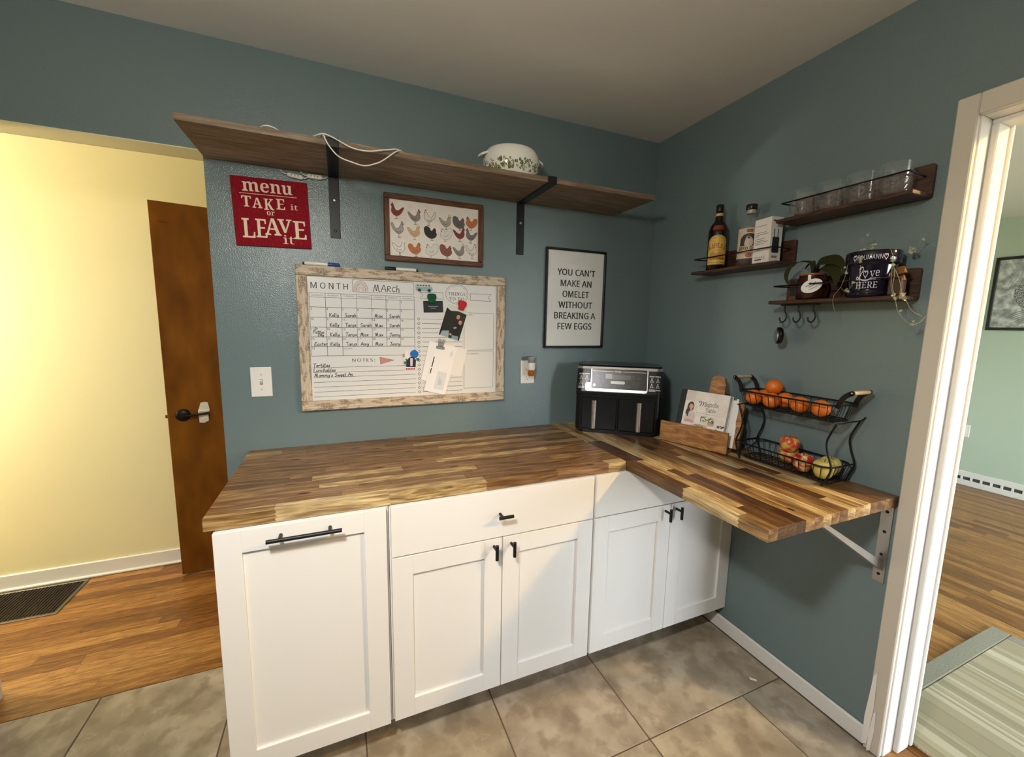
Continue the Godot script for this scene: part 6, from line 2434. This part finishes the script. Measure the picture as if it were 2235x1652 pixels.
	for d in [
		[[base, q.call(960, 800, -0.08), q.call(780, 740, -0.09), q.call(600, 770, -0.10), q.call(430, 900, -0.11), q.call(370, 1080, -0.115), q.call(400, 1240, -0.115)], 0.011, Vector3(0.45, 0.2, 0.85)],
		[[base, q.call(1060, 800, -0.09), q.call(1300, 720, -0.10), q.call(1500, 720, -0.11), q.call(1640, 820, -0.12), q.call(1660, 960, -0.12)], 0.017, Vector3(0.2, 0.9, 0.3)],
		[[base, q.call(1150, 880, -0.09), q.call(1350, 900, -0.11), q.call(1500, 1050, -0.12), q.call(1480, 1280, -0.125)], 0.019, Vector3(0.3, 0.5, 0.8)],
		[[base, q.call(980, 860, -0.07), q.call(940, 760, -0.06), q.call(860, 830, -0.05), q.call(800, 900, -0.04)], 0.010, Vector3(0.2, 0.5, 0.8)],
		[[base, q.call(1080, 840, -0.06), q.call(1200, 740, -0.05), q.call(1330, 700, -0.05)], 0.012, Vector3(0.2, 0.5, 0.8)],
	]:
		st = mb()
		leaf(st, d[0], d[1], d[2].normalized())
		wpart(pl, "leaf", st, dm)

	# dark little box and folded bronze bow on the same shelf
	var bx := thing("dark_box", "small black box standing behind the brown pot on the hook shelf", "box", Vector3(-0.05, y, 0.872))
	st = mb()
	cbox(st, Vector3(-0.075, y, 0.852), Vector3(-0.03, y + 0.07, 0.878), 0.002)
	wpart(bx, "case", st, m.black_plastic)
	st = mb()
	cbox(st, Vector3(-0.076, y, 0.851), Vector3(-0.029, y + 0.018, 0.879), 0.001)
	wpart(bx, "base", st, mat(C8(92, 48, 32), 0.5))
	var bow := thing("bronze_bow", "folded bronze ribbon bow beside the purple pot", "bow", Vector3(-0.082, y, 1.19))
	var gm := mat(C8(150, 104, 64), 0.3, 0.6)
	for d in [[0.02, 0.052, 0.012], [0.05, 0.075, 0.014]]:
		st = mb()
		var b0 := Vector3(-0.095, y + d[0], 1.168)
		leaf(st, [b0, b0 + Vector3(0.0, (d[1] - d[0]) * 0.6, 0.012), b0 + Vector3(0.012, d[1] - d[0], 0.030), b0 + Vector3(0.022, (d[1] - d[0]) * 0.8, 0.034)], d[2], Vector3(0.4, 0.8, -0.3).normalized())
		wpart(bow, "loop", st, gm)
	st = mb()
	cbox(st, Vector3(-0.10, y, 1.168), Vector3(-0.062, y + 0.055, 1.200), 0.004)
	wpart(bow, "packet", st, mat(C8(58, 34, 24), 0.4))


# ------------------------------------------------------------------ lamps, all out of the frame
func lamp_mat(col: Color, e: float) -> StandardMaterial3D:
	var k := mat(col, 0.4)
	k.emission_enabled = true
	k.emission = col
	k.emission_energy_multiplier = e
	return k


func build_lamps() -> void:
	var warm := Color(1.0, 0.972, 0.92)
	# pendant over the kitchen floor
	var at := Vector3(-1.92, 2.04, 1.66)
	var t := thing("pendant_lamp", "pendant lamp with a frosted globe hanging from the kitchen ceiling", "lamp", at)
	var st := mb()
	cyl(st, at + Vector3(0, 0.16, 0), Vector3(at.x, CEIL - 0.02, at.z), 0.004, 0.004, 8)
	cyl(st, Vector3(at.x, CEIL - 0.02, at.z), Vector3(at.x, CEIL, at.z), 0.06, 0.06, 24)
	wpart(t, "cord", st, m.black_metal)
	st = mb()
	lathe(st, [Vector2(0.035, 0.10), Vector2(0.06, 0.11), Vector2(0.045, 0.15), Vector2(0.02, 0.17), Vector2(0, 0.17)], 24, at)
	wpart(t, "shade", st, m.black_metal)
	st = mb()
	ball(st, at, 0.085, 1.0, 24, 14)
	wpart(t, "lamp_globe", st, lamp_mat(warm, 6.0))
	omni("pendant_glow", at, 0.82, warm, 0.085)
	area("pendant_down", at - Vector3(0, 0.088, 0), Vector3.DOWN, 0.14, 0.14, 2.45, Color(0.985, 0.99, 1.0))

	# warm ceiling spot in the adjoining room, aimed through the doorway
	at = Vector3(0.72, 2.32, 2.22)
	var aim := (Vector3(-1.05, 0.75, 0.65) - at).normalized()
	t = thing("ceiling_spot", "small ceiling spotlight in the adjoining room", "lamp", at)
	st = mb()
	lathe(st, [Vector2(0, CEIL - 0.012), Vector2(0.05, CEIL - 0.012), Vector2(0.05, CEIL), Vector2(0, CEIL)], 24, Vector3(at.x, 0, at.z))
	cyl(st, at, Vector3(at.x, CEIL - 0.012, at.z), 0.006, 0.006, 8)
	wpart(t, "mount", st, m.steel)
	st = mb()
	tube(st, [at - aim * 0.09, at - aim * 0.085, at + aim * 0.03], [0.03, 0.045, 0.06], 24)
	wpart(t, "lamp_housing", st, m.black_metal)
	st = mb()
	tube(st, [at + aim * 0.031, at + aim * 0.036], [0.054, 0.054], 24)
	wpart(t, "lamp_lens", st, lamp_mat(Color(1.0, 0.82, 0.5), 6.0))
	var sp := SpotLight3D.new()
	sp.name = "ceiling_spot_beam"
	sp.light_energy = 4.2
	sp.light_color = Color(1.0, 0.82, 0.5)
	sp.light_size = 0.07
	sp.spot_angle = 36.0
	sp.spot_angle_attenuation = 1.0
	sp.spot_range = 20.0
	sp.spot_attenuation = 2.0
	sp.shadow_enabled = true
	add_child(sp)
	sp.position = at + aim * 0.07
	sp.basis = Basis.looking_at(aim, Vector3.UP)

	# hall lamp
	at = Vector3(-4.2, 1.55, -0.5)
	t = thing("hall_lamp", "warm pendant lamp in the hall", "lamp", at)
	st = mb()
	cyl(st, at + Vector3(0, 0.06, 0), Vector3(at.x, CEIL, at.z), 0.004, 0.004, 8)
	wpart(t, "cord", st, m.black_metal)
	st = mb()
	ball(st, at, 0.07, 1.0, 24, 14)
	wpart(t, "lamp_globe", st, lamp_mat(Color(1.0, 0.88, 0.62), 6.0))
	omni("hall_lamp_glow", at, 1.9, Color(1.0, 0.98, 0.94), 0.07)
